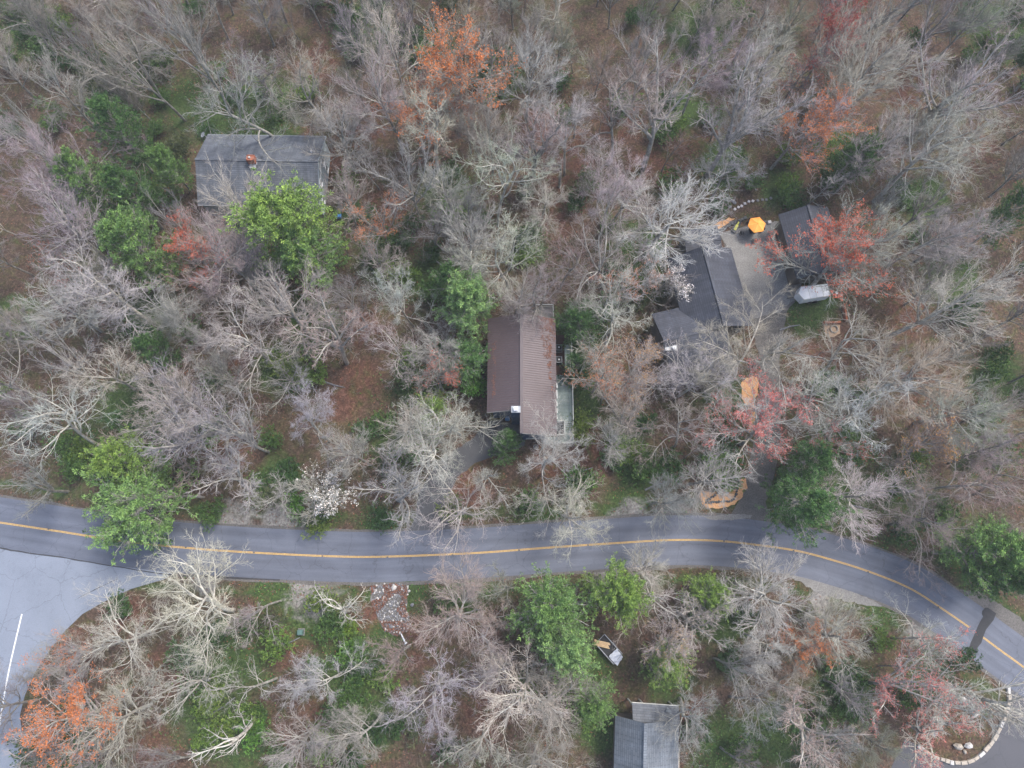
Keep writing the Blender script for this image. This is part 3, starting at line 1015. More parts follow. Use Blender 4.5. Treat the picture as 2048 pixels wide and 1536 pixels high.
# the deck -----------------------------------------------------------------------------------------
ZD = 1.5
dk = thing('deck', 'long grey green timber deck along the right side of the brown roofed house', 'deck', at(1130, 800))


def rect_px(x0, y0, x1, y1, z):
    p, q = at(x0, y0, z), at(x1, y1, z)
    return min(p.x, q.x), min(p.y, q.y), max(p.x, q.x), max(p.y, q.y)


def planks(t, x0, y0, x1, y1, z, step=0.19, mat='deck', along='x', rng=random.Random(5)):
    if along == 'x':
        y = y0
        while y < y1 - step * .4:
            MB().box(((x0 + x1) / 2, y + step / 2, z - .02 + rng.uniform(-.006, .006)), (x1 - x0 + rng.uniform(-.02, .02), step - 0.025, 0.04)).obj('plank', mat, t)
            y += step
    else:
        x = x0
        while x < x1 - step * .4:
            MB().box((x + step / 2, (y0 + y1) / 2, z - .02 + rng.uniform(-.006, .006)), (step - 0.025, y1 - y0, 0.04)).obj('plank', mat, t)
            x += step


def railing(t, pts, z, h=0.95, gap=0.14, name='railing'):
    for a, b in zip(pts[:-1], pts[1:]):
        a, b = Vector(a), Vector(b)
        L = (b - a).length
        r = MB().bar((a.x, a.y, z + h), (b.x, b.y, z + h), 0.11, 0.05)
        r.bar((a.x, a.y, z + .12), (b.x, b.y, z + .12), 0.05, 0.06)
        ro = r.obj(name, 'rail', t)
        bal = MB()
        k = max(2, int(L / gap))
        for i in range(k + 1):
            p = a.lerp(b, i / k)
            bal.box((p.x, p.y, z + h / 2), (0.035, 0.035, h - .1))
        bal.obj('balusters', 'rail', ro, 'stuff')
        m = max(1, int(L / 2))
        for i in range(m + 1):
            p = a.lerp(b, i / m)
            MB().box((p.x, p.y, z + h / 2 - .3), (0.1, 0.1, h + .7)).obj('post', 'rail', t)


x0, y0, x1, y1 = rect_px(1129, 690, 1142, 749, ZD); planks(dk, x0, y0, x1, y1, ZD)
XR = rect_px(1129, 690, 1143.5, 749, ZD)[2]
x0, y0, x1, y1 = rect_px(1111, 749, 1143.5, 842, ZD); planks(dk, x0, y0, XR, y1, ZD); DY1 = y0
sx0, sy0, sx1, sy1 = rect_px(1130, 842, 1143.5, 857, ZD)
for i in range(4):
    hh = ZD - 0.14 * (i + 1)
    yy = sy1 - (i + .5) * (sy1 - sy0) / 4
    MB().box(((sx0 + XR) / 2, yy, hh - .03), (XR - sx0, (sy1 - sy0) / 4 - .05, 0.06)).obj('step', 'deck', dk)
ZL = ZD - 0.62
x0, y0, x1, y1 = rect_px(1117, 857, 1143.5, 887, ZL); planks(dk, sx0, y0, XR, sy0, ZL); LY = y0
x0b, y0b, x1b, y1b = rect_px(1098, 873, 1130, 887, ZL); planks(dk, x0b + 1.6, LY, sx0, y1b, ZL)
for i in range(8):
    xx = x0b + 1.6 - (i + .5) * 0.26
    MB().box((xx, (LY + y1b) / 2, ZL - .09 * (i + 1)), (0.23, y1b - LY, 0.05)).obj('step', 'deck', dk)
# frame under the deck
mb = MB()
for px, py in ((1131, 700), (1141, 700), (1141, 745), (1120, 760), (1141, 790), (1120, 800), (1141, 835), (1120, 838), (1141, 885), (1110, 885)):
    x, y = a2(px, py, 0)
    mb.box((x, y, .5), (.14, .14, 1.0))
mb.obj('support_posts', 'deck_old', dk, 'stuff')
railing(dk, [(XR, a2(1143, 690, ZD)[1]), (XR, sy1)], ZD)
railing(dk, [(XR, sy1), (XR, LY), (x0b + 1.7, LY)], ZL)
# railed stair well
wx0, wy0, wx1, wy1 = rect_px(1114, 843, 1129, 871, ZD)
mb = MB().box(((wx0 + wx1) / 2, (wy0 + wy1) / 2, 0.15), (wx1 - wx0, wy1 - wy0, 0.25))
sw = thing('stair_well', 'dark railed stair well at the lower right corner of the brown roofed house', 'stair well', ((wx0 + wx1) / 2, (wy0 + wy1) / 2, 0))
mb.obj('floor', 'black', sw)
for i in range(5):
    MB().box((wx0 + .5, wy1 - .3 - i * .27, 1.0 - i * .2), (0.9, .2, .05)).obj('step', 'dark', sw)
MB().bar((wx0, wy1, ZD + .3), (wx1, wy1, ZD + .3), .16, .9).obj('parapet', 'rail', sw)
MB().bar((wx1, wy1 + .08, ZD + .3), (wx1, wy0 - .08, ZD + .3), .16, .9).obj('parapet', 'rail', sw)
MB().bar((wx1, wy0, ZD + .3), (a2(1045, 871, ZD)[0] + .9, wy0, ZD + .3), .12, .9).obj('parapet', 'rail', sw)
# back deck
bd = thing('back_deck', 'small railed deck of weathered boards behind the brown roofed house', 'deck', at(1089, 628))
q0, r0, q1, r1 = rect_px(1071, 614, 1106, 645, 2.2)
planks(bd, q0, r0, q1, r1, 2.2, mat='deck_old', along='y')
railing(bd, [(q0, r0), (q0, r1), (q1, r1), (q1, r0)], 2.2)
mb = MB()
for x, y in ((q0, r0), (q0, r1), (q1, r1), (q1, r0)):
    mb.box((x, y, 1.1), (.15, .15, 2.2))
mb.obj('support_posts', 'deck_old', bd, 'stuff')
# two air conditioners on dark mulch
sheet('dark_bed', [a2(*p) for p in [(1108, 670), (1130, 670), (1130, 752), (1108, 752)]], 0.02, mottled('bed', (0.05, .028, .022), (.1, .05, .04), 3, .9, 9), 'dark mulch strip under the air conditioners')
for k, (px, py, lb) in enumerate(((1118, 694.5, 'upper of the two black air conditioners beside the brown roofed house'), (1118, 719, 'lower of the two black air conditioners beside the brown roofed house'))):
    p = at(px, py, 0.95)
    ac = thing('air_conditioner', lb, 'air conditioner', (p.x, p.y, 0), 'air conditioners beside the deck')
    MB().box((p.x, p.y, 0.06), (1.0, 1.0, .12)).obj('pad', 'gravel', ac)
    MB().box((p.x, p.y, 0.52), (.78, .78, .8), ch=.05).obj('cabinet', 'dark', ac)
    r = MB()
    for (sx, sy) in ((0, 1), (0, -1), (1, 0), (-1, 0)):
        r.box((p.x + sx * .39, p.y + sy * .39, .95), (.82 if sy else .05, .05 if sy else .82, .05))
    r.obj('top_rim', 'steel', ac)
    f = MB().cyl((p.x, p.y, .93), (p.x, p.y, .96), .33, .33, 20)
    f = f.obj('fan_grille', 'black', ac)
    g = MB()
    for i in range(3):
        t = i * 2.094
        g.bar((p.x, p.y, .97), (p.x + .31 * math.cos(t), p.y + .31 * math.sin(t), .97), .03, .015)
    g.obj('guard', 'black', f)
    MB().cyl((p.x, p.y, .985), (p.x, p.y, 1.03), .11, .1, 10).obj('hub', 'white', ac)
HOUSES.append([tuple(PM(u, s, 0)[:2]) for u, s in ((-.3, -wW2), (LEN + 1.4, -wW2), (LEN + 1.4, wE2 + 2.1), (-1.2, wE2 + 2.1))])

# left house --------------------------------------------------------------------------------------
lh = thing('grey_roofed_house', 'long grey shingled house with a red brick chimney on its ridge', 'house', at(520, 380))
zr, ze = 6.3, 3.9
Al, Bl = a2(390, 318.5, zr), a2(636, 322.5, zr)
yn = at(530, 271, ze).y; ys = at(530, 411, ze).y
ym = (Al[1] + Bl[1]) / 2
PL, LL = gable_house(lh, Al, Bl, yn - ym, ym - ys, zr, ze, 'shingle', 'siding_grey', cap='shingle', inset=.3)


def window(t, c, dx, dz, w, h, out):
    """window on a wall: c centre, dx unit vector along the wall, out = outward unit vector"""
    c, dx, out = Vector(c), Vector(dx), Vector(out)
    f = MB()
    for s in (-1, 1):
        f.bar(c + dx * s * w / 2 - Vector((0, 0, h / 2)) + out * .03, c + dx * s * w / 2 + Vector((0, 0, h / 2)) + out * .03, .08, .07, up=out)
        f.bar(c - dx * w / 2 + Vector((0, 0, s * h / 2)) + out * .032, c + dx * w / 2 + Vector((0, 0, s * h / 2)) + out * .032, .07, .08)
    fo = f.obj('window', 'white', t)
    p = [c - dx * w / 2 - Vector((0, 0, h / 2)), c + dx * w / 2 - Vector((0, 0, h / 2)), c + dx * w / 2 + Vector((0, 0, h / 2)), c - dx * w / 2 + Vector((0, 0, h / 2))]
    MB().quad([q + out * .012 for q in p]).obj('pane', 'glass', fo)
    MB().bar(c - dx * w / 2 - Vector((0, 0, h / 2 + .05)) + out * .08, c + dx * w / 2 - Vector((0, 0, h / 2 + .05)) + out * .08, .14, .05).obj('sill', 'white', fo)


dl = (V2(Bl) - V2(Al)).normalized(); nl = Vector((-dl.y, dl.x))
ue = LL - .3
for s, z in ((1.7, 3.4), (-1.6, 3.4), (-3.2, 1.5), (1.9, 1.3)):
    window(lh, PL(ue, s, z), (nl.x, nl.y, 0), 0, 0.9, 1.1, (dl.x, dl.y, 0))
MB().bar(PL(ue + .05, 1.9, 4.7), PL(ue + .08, -2.4, 3.2), .08, .08).obj('downpipe', 'white', lh)
MB().bar(PL(ue + .04, -0.2, 0.1), PL(ue + .04, -.2, 5.9), .1, .06, up=(dl.x, dl.y, 0)).obj('corner_trim', 'white', lh)
for s in (1, -1):
    w = (yn - ym) if s > 0 else (ym - ys)
    MB().bar(PL(LL + .03, 0, zr - .06), PL(LL + .03, s * w, ze - .06), .05, .22).obj('fascia', 'siding_grey', lh)
    MB().bar(PL(0, s * (w + .05), ze - .1), PL(LL, s * (w + .05), ze - .1), .12, .1).obj('gutter', 'steel', lh)
c = at(501, 316, zr + .7)
bc = MB().box((c.x, c.y, zr - .1), (1.05, .85, 1.7)).obj('chimney', 'brick', lh)
for (ox, oy, w_, h_) in ((-.45, 0, .14, .85), (.45, 0, .14, .85), (0, .36, 1.05, .13), (0, -.36, 1.05, .13)):
    MB().box((c.x + ox, c.y + oy, zr + .8), (w_ - .003, h_ - .003, .12)).obj('brick_course', 'brick', bc)
MB().cyl((c.x - .12, c.y, zr + .6), (c.x - .12, c.y, zr + .95), .16, .14, 10).obj('flue', 'stone_white', bc)
MB().box((c.x + .08, c.y - .72, zr - .16), (.9, .6, .05)).box((c.x + .62, c.y - .1, zr - .05), (.1, 1.0, .1)).obj('flashing', 'steel', bc)
v = at(623, 305, 5.6)
MB().cyl((v.x, v.y, 5.2), (v.x, v.y, 5.95), .08, .08, 8).obj('vent_pipe', 'white', lh)
sd = thing('satellite_dish', 'small grey satellite dish at the upper left corner of the left house', 'satellite dish', at(407, 270, ze))
c = at(406, 270, ze + .5)
MB().bar((c.x + .5, c.y - .1, ze), (c.x + .1, c.y, ze + .45), .05, .05).obj('bracket', 'steel', sd)
mb = MB()
ring = []
for k, (rr, dz) in enumerate(((.05, .0), (.25, .03), (.42, .1))):
    ring.append([(c.x + rr * math.cos(t) * .8, c.y + rr * math.sin(t), ze + .5 + dz + .4 * rr * math.cos(t)) for t in np.linspace(0, 2 * math.pi, 15)[:-1]])
for k in range(2):
    for i in range(14):
        j = (i + 1) % 14
        mb.quad([ring[k][i], ring[k + 1][i], ring[k + 1][j], ring[k][j]])
mb.quad(ring[0])
mb.obj('dish', 'steel', sd)
MB().bar((c.x, c.y, ze + .5), (c.x - .25, c.y - .1, ze + .85), .03, .03).obj('feed_arm', 'black', sd)

# right house --------------------------------------------------------------------------------------
rh = thing('dark_roofed_house', 'sprawling house with charcoal shingled roofs beside the gravel court', 'house', at(1410, 620))
zr, ze = 6.6, 4.2
A1, B1 = a2(1406, 492, zr), a2(1450, 652, zr)
dA = (V2(B1) - V2(A1)); LA = dA.length; dA.normalize(); nA = Vector((-dA.y, dA.x))
east = (V2(a2(1476, 545, ze)) - V2(A1)).dot(nA)
west = -(V2(a2(1352, 590, ze)) - V2(A1)).dot(nA)
gable_house(rh, A1, B1, east, west, zr, ze, 'shingle_dark', 'siding_brown', cap='shingle_dark')
zr2, ze2 = 5.6, 4.0
A2, B2 = a2(1327, 681, zr2), a2(1452, 652, zr2)
dB = (V2(B2) - V2(A2)); dB.normalize(); nB = Vector((-dB.y, dB.x))
nw = (V2(a2(1345, 618, ze2)) - V2(A2)).dot(nB)
sw_ = -(V2(a2(1385, 762, ze2)) - V2(A2)).dot(nB)
gable_house(rh, A2, B2, nw, sw_, zr2, ze2, 'shingle_dark', 'siding_brown', cap='shingle_dark')
A3, B3 = a2(1370, 485, 4.4), a2(1442, 478, 4.4)
gable_house(rh, A3, B3, 2.2, 2.1, 4.4, 4.0, 'shingle_dark', 'siding_brown', cap='shingle_dark')
# east lean-to that runs down to the drive
ez = [at(1470, 600, 4.1), at(1503, 612, 3.0), at(1470, 655, 3.0), at(1452, 655, 4.6)]
mb = MB()
ps = [at(1462, 640, 4.9), at(1492, 592, 4.1), at(1504, 616, 3.3), at(1474, 668, 3.4)]
mb.quad(ps[::-1] if (ps[1] - ps[0]).cross(ps[2] - ps[0]).z < 0 else ps, [(0, 0), (4, 0), (4, 2), (0, 2)])
low = [p - Vector((0, 0, .15)) for p in ps]
for i in range(4):
    j = (i + 1) % 4
    mb.quad([ps[i], low[i], low[j], ps[j]])
mb.obj('porch_roof', 'shingle_dark', rh)
c = at(1341, 692, 5.0)
pf = MB().box((c.x, c.y, 4.8), (1.5, 1.3, 1.0)).obj('chimney', 'siding_grey', rh)
MB().box((c.x, c.y, 5.32), (1.6, 1.4, .06)).obj('chimney_cap', 'steel', pf)
MB().cyl((c.x + .3, c.y - .4, 5.3), (c.x + .3, c.y - .4, 5.75), .2, .24, 12).obj('flue', 'white', pf)
HOUSES.append([a2(*p) for p in [(1320, 625), (1345, 560), (1362, 470), (1442, 455), (1455, 490), (1480, 490), (1508, 600), (1470, 700), (1440, 750), (1350, 770), (1322, 700)]])
# lower terrace with pale blue boards
tr = thing('terrace', 'blue grey boarded terrace at the lower end of the dark roofed house', 'terrace', at(1372, 760))
a_, b_ = V2(a2(1352, 772, 1.0)), V2(a2(1402, 757, 1.0))
dd = (b_ - a_).normalized(); nn_ = Vector((-dd.y, dd.x))
k = 0
while k * .32 < (b_ - a_).length:
    p = a_ + dd * (k * .32)
    MB().bar((p.x, p.y, 1.0), (p.x + nn_.x * 1.5, p.y + nn_.y * 1.5, 1.0), .27, .05).obj('plank', 'shingle_blue', tr)
    k += 1
MB().bar((a_.x, a_.y, .5), (b_.x, b_.y, .5), .12, .9).obj('edge_beam', 'steel', tr)

# garage with the red maple over it ------------------------------------------------------------------
gh = thing('garage', 'dark roofed garage half hidden under the red maple', 'garage', at(1635, 500))
zr, ze = 5.2, 3.6
A4, B4 = a2(1616, 410, zr), a2(1655, 541, zr)
d4 = (V2(B4) - V2(A4)); d4.normalize(); n4 = Vector((-d4.y, d4.x))
w4 = -(V2(a2(1580, 510, ze)) - V2(A4)).dot(n4)
gable_house(gh, A4, B4, w4, w4, zr, ze, 'shingle_dark', 'siding_brown', cap='shingle_dark')
for px, py in ((1632, 458), (1650, 505)):
    v = at(px, py, 4.9)
    MB().cyl((v.x, v.y, 4.5), (v.x, v.y, 5.3), .07, .07, 8).obj('vent_pipe', 'white', gh)

# bottom house ---------------------------------------------------------------------------------------
bh = thing('blue_grey_roofed_house', 'house with blue grey shingled roof cut off by the bottom of the photo', 'house', at(1290, 1540))
zr, ze = 6.8, 4.0
A5, B5 = a2(1291, 1447, zr), a2(1287, 1640, zr)
d5 = (V2(B5) - V2(A5)); d5.normalize(); n5 = Vector((-d5.y, d5.x))
e5 = (V2(a2(1357, 1520, ze)) - V2(A5)).dot(n5)
w5 = -(V2(a2(1228, 1520, ze)) - V2(A5)).dot(n5)
gable_house(bh, A5, B5, e5, w5, zr, ze, 'shingle_blue', 'siding_brown', cap='shingle_blue')
mb = MB()
Q = lambda u, s, z: (A5[0] + d5.x * u + n5.x * s, A5[1] + d5.y * u + n5.y * s, z)
PU = A5[1] - at(1320, 1407, 3.9).y
slab(mb, Q(PU, -w5 * .35, 3.9), Q(PU, e5, 3.9), Q(0.35, -w5 * .35, 4.7), Q(0.35, e5, 4.7))
mb.obj('porch_roof', 'shingle', bh)
for s in (-w5 * .3, 0.5, e5 - .3):
    MB().bar(Q(PU + .3, s, 0), Q(PU + .3, s, 3.7), .16, .16).obj('post', 'off_white', bh)
MB().bar(Q(PU - .05, -w5 * .35, 3.82), Q(PU - .05, e5, 3.82), .08, .16).obj('fascia', 'off_white', bh)
MB().bar(Q(3.0, e5 + .05, ze - .08), Q(13, e5 + .05, ze - .08), .12, .12).obj('gutter', 'stone', bh)
MB().bar(Q(PU + .3, e5 - 1.1, 4.0), Q(-.8, e5 - 1.3, 4.5), .7, .03).obj('roof_sheet', 'shingle_blue', bh)
HOUSES.append([Q(u, s, 0)[:2] for u, s in ((PU - .1, -w5 * .4), (PU - .1, e5), (0, e5), (0, -w5 * .4))])


# ------------------------------------------------------------------ things in the yards
# orange patio umbrella, table, chairs, lounger
u0 = at(1514, 449, 2.35)
um = thing('patio_umbrella', 'open orange six sided patio umbrella at the top of the gravel court', 'umbrella', (u0.x, u0.y, 0))
MB().cyl((u0.x, u0.y, 0), (u0.x, u0.y, .12), .28, .25, 16).obj('base', 'stone_dark', um)
MB().cyl((u0.x, u0.y, .1), (u0.x, u0.y, 2.75), .025, .025, 8).obj('pole', 'steel', um)
RU = 1.28
for k in range(6):
    t0_, t1_ = R(8 + 60 * k), R(68 + 60 * k)
    ap = Vector((u0.x, u0.y, 2.72))
    a_ = Vector((u0.x + RU * math.cos(t0_), u0.y + RU * math.sin(t0_), 2.28))
    b_ = Vector((u0.x + RU * math.cos(t1_), u0.y + RU * math.sin(t1_), 2.28))
    mb = MB()
    rows = 4
    for i in range(rows):
        f0, f1 = i / rows, (i + 1) / rows

        def pt(f, g):
            p = ap.lerp(a_.lerp(b_, g), f)
            return p - Vector((0, 0, .07 * math.sin(math.pi * g) * f))
        for j in range(3):
            g0, g1 = j / 3, (j + 1) / 3
            if i == 0:
                mb.quad([pt(0, 0), pt(f1, g0), pt(f1, g1)])
            else:
                mb.quad([pt(f0, g0), pt(f1, g0), pt(f1, g1), pt(f0, g1)])
    mb.quad([a_, a_ - Vector((0, 0, .12)), b_ - Vector((0, 0, .12)), b_])
    mb.obj('canopy_panel', 'orange_cloth', um)
    MB().bar(ap - Vector((0, 0, .02)), a_ + Vector((0, 0, .012)), .03, .03).obj('rib', 'orange_cloth', um)
MB().cyl((u0.x, u0.y, 2.7), (u0.x, u0.y, 2.84), .06, .03, 10).obj('finial', 'orange_cloth', um)
tb = thing('patio_table', 'round dark patio table under the orange umbrella', 'table', (u0.x, u0.y, 0))
mb = MB()
for i in range(20):
    t = 2 * math.pi * i / 20; t2 = 2 * math.pi * (i + 1) / 20
    c_ = [(u0.x + r * math.cos(a), u0.y + r * math.sin(a)) for r, a in ((.06, t), (.62, t), (.62, t2), (.06, t2))]
    mb.hexa([(x, y, .7) for x, y in c_], [(x, y, .74) for x, y in c_])
mb.obj('tabletop', 'black', tb)
for k in range(4):
    a = R(45 + 90 * k)
    MB().bar((u0.x + .45 * math.cos(a), u0.y + .45 * math.sin(a), 0), (u0.x + .38 * math.cos(a), u0.y + .38 * math.sin(a), .7), .04, .04).obj('leg', 'black', tb)


def chair(name, label, x, y, ang, mat='dark', group=None):
    t = thing(name, label, 'chair', (x, y, 0), group)
    c, s = math.cos(ang), math.sin(ang)

    def q(a, b, z):
        return (x + a * c - b * s, y + a * s + b * c, z)
    MB().bar(q(-.24, 0, .43), q(.24, 0, .43), .5, .05).obj('seat', mat, t)
    MB().bar(q(-.27, -.24, .72), q(-.27, .24, .72), .05, .55, up=(0, 0, 1)).obj('backrest', mat, t)
    for a, b in ((-.22, -.22), (-.22, .22), (.22, -.22), (.22, .22)):
        MB().bar(q(a, b, 0), q(a, b, .42), .04, .04).obj('leg', mat, t)
    for b in (-.27, .27):
        MB().bar(q(-.25, b, .64), q(.2, b, .64), .05, .04).obj('armrest', mat, t)
    return t


for k, (dx, dy, lb) in enumerate(((-1.45, -.35, 'dark patio chair left of the orange umbrella'), (1.35, .25, 'dark patio chair right of the orange umbrella'),
                                  (-.2, 1.5, 'dark patio chair above the orange umbrella'), (.25, -1.45, 'dark patio chair below the orange umbrella'))):
    chair('patio_chair', lb, u0.x + dx, u0.y + dy, math.atan2(-dy, -dx), group='chairs round the patio table')
l0 = at(1473, 453, .4)
ln = thing('sun_lounger', 'dark lounger with a yellow green towel beside the low wall of the court', 'lounger', (l0.x, l0.y, 0))
ca, sa = math.cos(R(62)), math.sin(R(62))
MB().bar((l0.x - ca * .9, l0.y - sa * .9, .35), (l0.x + ca * .35, l0.y + sa * .35, .35), .7, .07).obj('seat', 'dark', ln)
MB().bar((l0.x + ca * .35, l0.y + sa * .35, .36), (l0.x + ca * .95, l0.y + sa * .95, .7), .7, .06).obj('backrest', 'dark', ln)
for a in (-.8, .3):
    for b in (-.3, .3):
        MB().bar((l0.x + ca * a - sa * b, l0.y + sa * a + ca * b, 0), (l0.x + ca * a - sa * b, l0.y + sa * a + ca * b, .32), .05, .05).obj('leg', 'dark', ln)
tw = MB().bar((l0.x - ca * .6, l0.y - sa * .6, .40), (l0.x + ca * .3, l0.y + sa * .3, .40), .36, .03).bar((l0.x + ca * .3, l0.y + sa * .3, .41), (l0.x + ca * .7, l0.y + sa * .7, .62), .2, .03)
tag(tw.obj('towel', 'yellow_cloth'), 'yellow green towel lying on the dark lounger', 'towel')
p = at(1539, 444, .3)
tag(MB().box((p.x, p.y, .2), (.5, .45, .4), rz=.2, ch=.04).obj('stone_block', 'paver'), 'small pale square block right of the orange umbrella', 'stone block')
wa = [at(1437, 463, 0), at(1460, 450, 0), at(1492, 437, 0)]
wt = thing('low_wall', 'low dark stone wall along the top of the gravel court', 'wall', wa[1])
r_ = random.Random(3)
for a, b in zip(wa[:-1], wa[1:]):
    L = (b - a).length; k = int(L / .5)
    for i in range(k):
        q_ = a.lerp(b, (i + .5) / k); az = math.atan2(b.y - a.y, b.x - a.x)
        MB().box((q_.x, q_.y, .22 + r_.uniform(-.03, .03)), (L / k - .04, .42 + r_.uniform(-.06, .06), .46), rz=az, ch=.05).obj('stone', 'stone_dark', wt)
sheet('mulch_bed', rough_poly([a2(*q) for q in [(1424, 455), (1432, 447), (1458, 436), (1470, 437), (1448, 452), (1434, 463)]], .08, .4, 31), .03, 'mulch', 'narrow wood chip bed above the low dark wall')

# stepping stones
SS = [(1470, 418), (1477, 414), (1483.5, 411.6), (1490, 406.7), (1498, 402.6), (1506, 401.6), (1515.5, 400.5), (1525, 399), (1533, 399), (1542, 396)]
ordn = ['first', 'second', 'third', 'fourth', 'fifth', 'sixth', 'seventh', 'eighth', 'ninth', 'tenth']
for k, s_ in enumerate(SS):
    p = at(*s_, .1)
    tag(MB().box((p.x, p.y, .06), (.36, .36, .12), rz=r_.uniform(0, 1.5), ch=.03).obj('stepping_stone', 'paver' if k < 6 else 'stone_grey'),
        'pale square stepping stone above the umbrella, %s from the left' % ordn[k], 'stepping stone', 'row of stepping stones above the umbrella')
for s_, lb in (((1466.5, 403), 'grey slab left of the stepping stones, the upper of two touching slabs'), ((1470, 405.5), 'grey slab left of the stepping stones, the lower of two touching slabs'),
               ((1460, 413), 'round grey slab at the left end of the stepping stones')):
    p = at(*s_, .1)
    tag(MB().rock((p.x, p.y, .1), .3, .4, int(s_[0])).obj('stone_slab', 'stone_grey'), lb, 'slab')

# white cargo trailer with a pointed nose
zt = 2.0
cor = [at(*q, zt) for q in ((1660.5, 591), (1655, 568), (1601.5, 573.7), (1596.6, 587), (1608, 599.6))]
ct = sum(cor, Vector()) / 5
wtq = thing('cargo_trailer', 'white enclosed trailer with a pointed nose below the garage', 'trailer', (ct.x, ct.y, 0))
mb = MB()
n0 = len(cor)
tp = [Vector((p.x, p.y, zt)) for p in cor]; bt = [Vector((p.x, p.y, .45)) for p in cor]
mb.quad(tp); mb.quad(bt[::-1])
for i in range(5):
    j = (i + 1) % 5
    mb.quad([tp[i], bt[i], bt[j], tp[j]])
mb.obj('body', 'white', wtq)
for i in range(5):
    j = (i + 1) % 5
    MB().bar(tp[i] + Vector((0, 0, .02)), tp[j] + Vector((0, 0, .02)), .07, .06).obj('roof_trim', 'off_white', wtq)
ax_ = (tp[2] - tp[1]).normalized(); sx_ = (tp[1] - tp[0]).normalized()
for f in (.25, .5, .75):
    MB().bar(tp[1].lerp(tp[2], f) + Vector((0, 0, .012)), tp[0].lerp(tp[4], f) + Vector((0, 0, .012)), .04, .03).obj('roof_seam', 'off_white', wtq)
for s_ in (0, 1):
    m_ = (tp[0].lerp(tp[4], .5) if s_ == 0 else tp[1].lerp(tp[2], .5)) + sx_ * (.06 if s_ else -.06)
    for o_ in (-.4, .4):
        w_ = m_ + ax_ * o_
        MB().cyl((w_.x - sx_.x * .09, w_.y - sx_.y * .09, .33), (w_.x + sx_.x * .09, w_.y + sx_.y * .09, .33), .33, .33, 16).obj('wheel', 'black', wtq)
nose = tp[3]
MB().bar((nose.x, nose.y, .5), (nose.x + ax_.x * .9, nose.y + ax_.y * .9, .45), .1, .1).obj('hitch', 'black', wtq)
for (px, py, mt, lb) in ((1673, 586, 'white', 'left white bucket beside the white trailer'), (1682.5, 590, 'stone_white', 'right white bucket beside the white trailer'), (1677.5, 591, 'red_plastic', 'red bucket between two white buckets beside the white trailer')):
    p = at(px, py, .4)
    b_ = thing('bucket', lb, 'bucket', (p.x, p.y, 0), 'buckets beside the white trailer')
    MB().cyl((p.x, p.y, 0), (p.x, p.y, .42), .15, .19, 12).obj('body', mt, b_)
    MB().cyl((p.x, p.y, .42), (p.x, p.y, .45), .2, .2, 12).obj('rim', mt, b_)

# rust red timber edgings and the fire ring
for pts, lb in (([(1687, 608), (1690, 624), (1692, 641)], 'rust red timber edging running down beside the pine hedge'), ([(1647, 645), (1664, 645.5), (1681, 644.5)], 'rust red timber edging above the fire ring')):
    pp_ = [at(*q, .3) for q in pts]
    te = thing('timber_edging', lb, 'edging', (pp_[1].x, pp_[1].y, 0))
    for a, b in zip(pp_[:-1], pp_[1:]):
        for k in range(3):
            MB().bar((a.x, a.y, .1 + k * .19), (a.x + (b.x - a.x) * .97, a.y + (b.y - a.y) * .97, .1 + k * .19), .34 - .05 * k, .17).obj('timber', 'rust_timber', te)
p = at(1667.5, 658.6, 0)
fr = thing('fire_ring', 'round stone fire ring on the small sandy patio', 'fire ring', (p.x, p.y, 0))
for k in range(14):
    a = 2 * math.pi * k / 14
    MB().box((p.x + .5 * math.cos(a), p.y + .5 * math.sin(a), .13), (.16, .21, .22 + .02 * (k % 3)), rz=a, ch=.03).obj('stone', 'stone', fr)

# open utility trailer with planks and a tarp
zz = .75
c4 = [at(*q, zz) for q in ((1208.5, 1268), (1244, 1307), (1227, 1328), (1191, 1287))]
tc = sum(c4, Vector()) / 4
tl = thing('utility_trailer', 'open flat trailer with pale rails under the beige tree', 'trailer', (tc.x, tc.y, 0))
bed = [c4[i].lerp(tc, .04) for i in range(4)]
ccw = bed if (bed[1] - bed[0]).cross(bed[2] - bed[0]).z > 0 else bed[::-1]
MB().hexa([(p.x, p.y, .52) for p in ccw], [(p.x, p.y, .58) for p in ccw]).obj('bed', 'black', tl)
for a, b in ((0, 1), (3, 2)):
    MB().bar(c4[a] + Vector((0, 0, .2)), c4[b] + Vector((0, 0, .2)), .09, .08).obj('rail', 'steel', tl)
    MB().bar(c4[a] + Vector((0, 0, -.08)), c4[b] + Vector((0, 0, -.08)), .06, .16).obj('side_board', 'dark', tl)
    for f in (.02, .35, .66, .98):
        q_ = c4[a].lerp(c4[b], f)
        MB().box((q_.x, q_.y, .7), (.06, .06, .5)).obj('post', 'steel', tl)
    m_ = c4[a].lerp(c4[b], .55)
    s_ = (c4[a] - c4[3 - a if a else 3]).normalized()
    MB().cyl((m_.x - s_.x * .02, m_.y - s_.y * .02, .32), (m_.x + s_.x * .2, m_.y + s_.y * .2, .32), .31, .31, 14).obj('wheel', 'dark', tl)
for f in (0, 1):
    MB().bar(c4[0 if f == 0 else 1] + Vector((0, 0, .2)), c4[3 if f == 0 else 2] + Vector((0, 0, .2)), .05, .05).obj('cross_rail', 'steel', tl)
pl = thing('plank_stack', 'fresh yellow planks laid across the open trailer', 'planks', at(1204, 1287, 0))
pa, pb = at(1188, 1284.5, 1.05), at(1220, 1292, 1.05)
dd_ = (pb - pa).normalized(); pn = Vector((-dd_.y, dd_.x, 0))
for k in range(5):
    o_ = pn * (k - 2) * .14
    MB().bar(pa + o_ + dd_ * (.08 * (k % 2)), pb + o_ - dd_ * (.1 * (k % 3)), .11, .045).obj('plank', 'timber', pl)
tq = [at(*q, .9) for q in ((1233, 1297), (1246, 1314), (1234, 1332), (1217, 1313.5))]
mb = MB()
K = 7
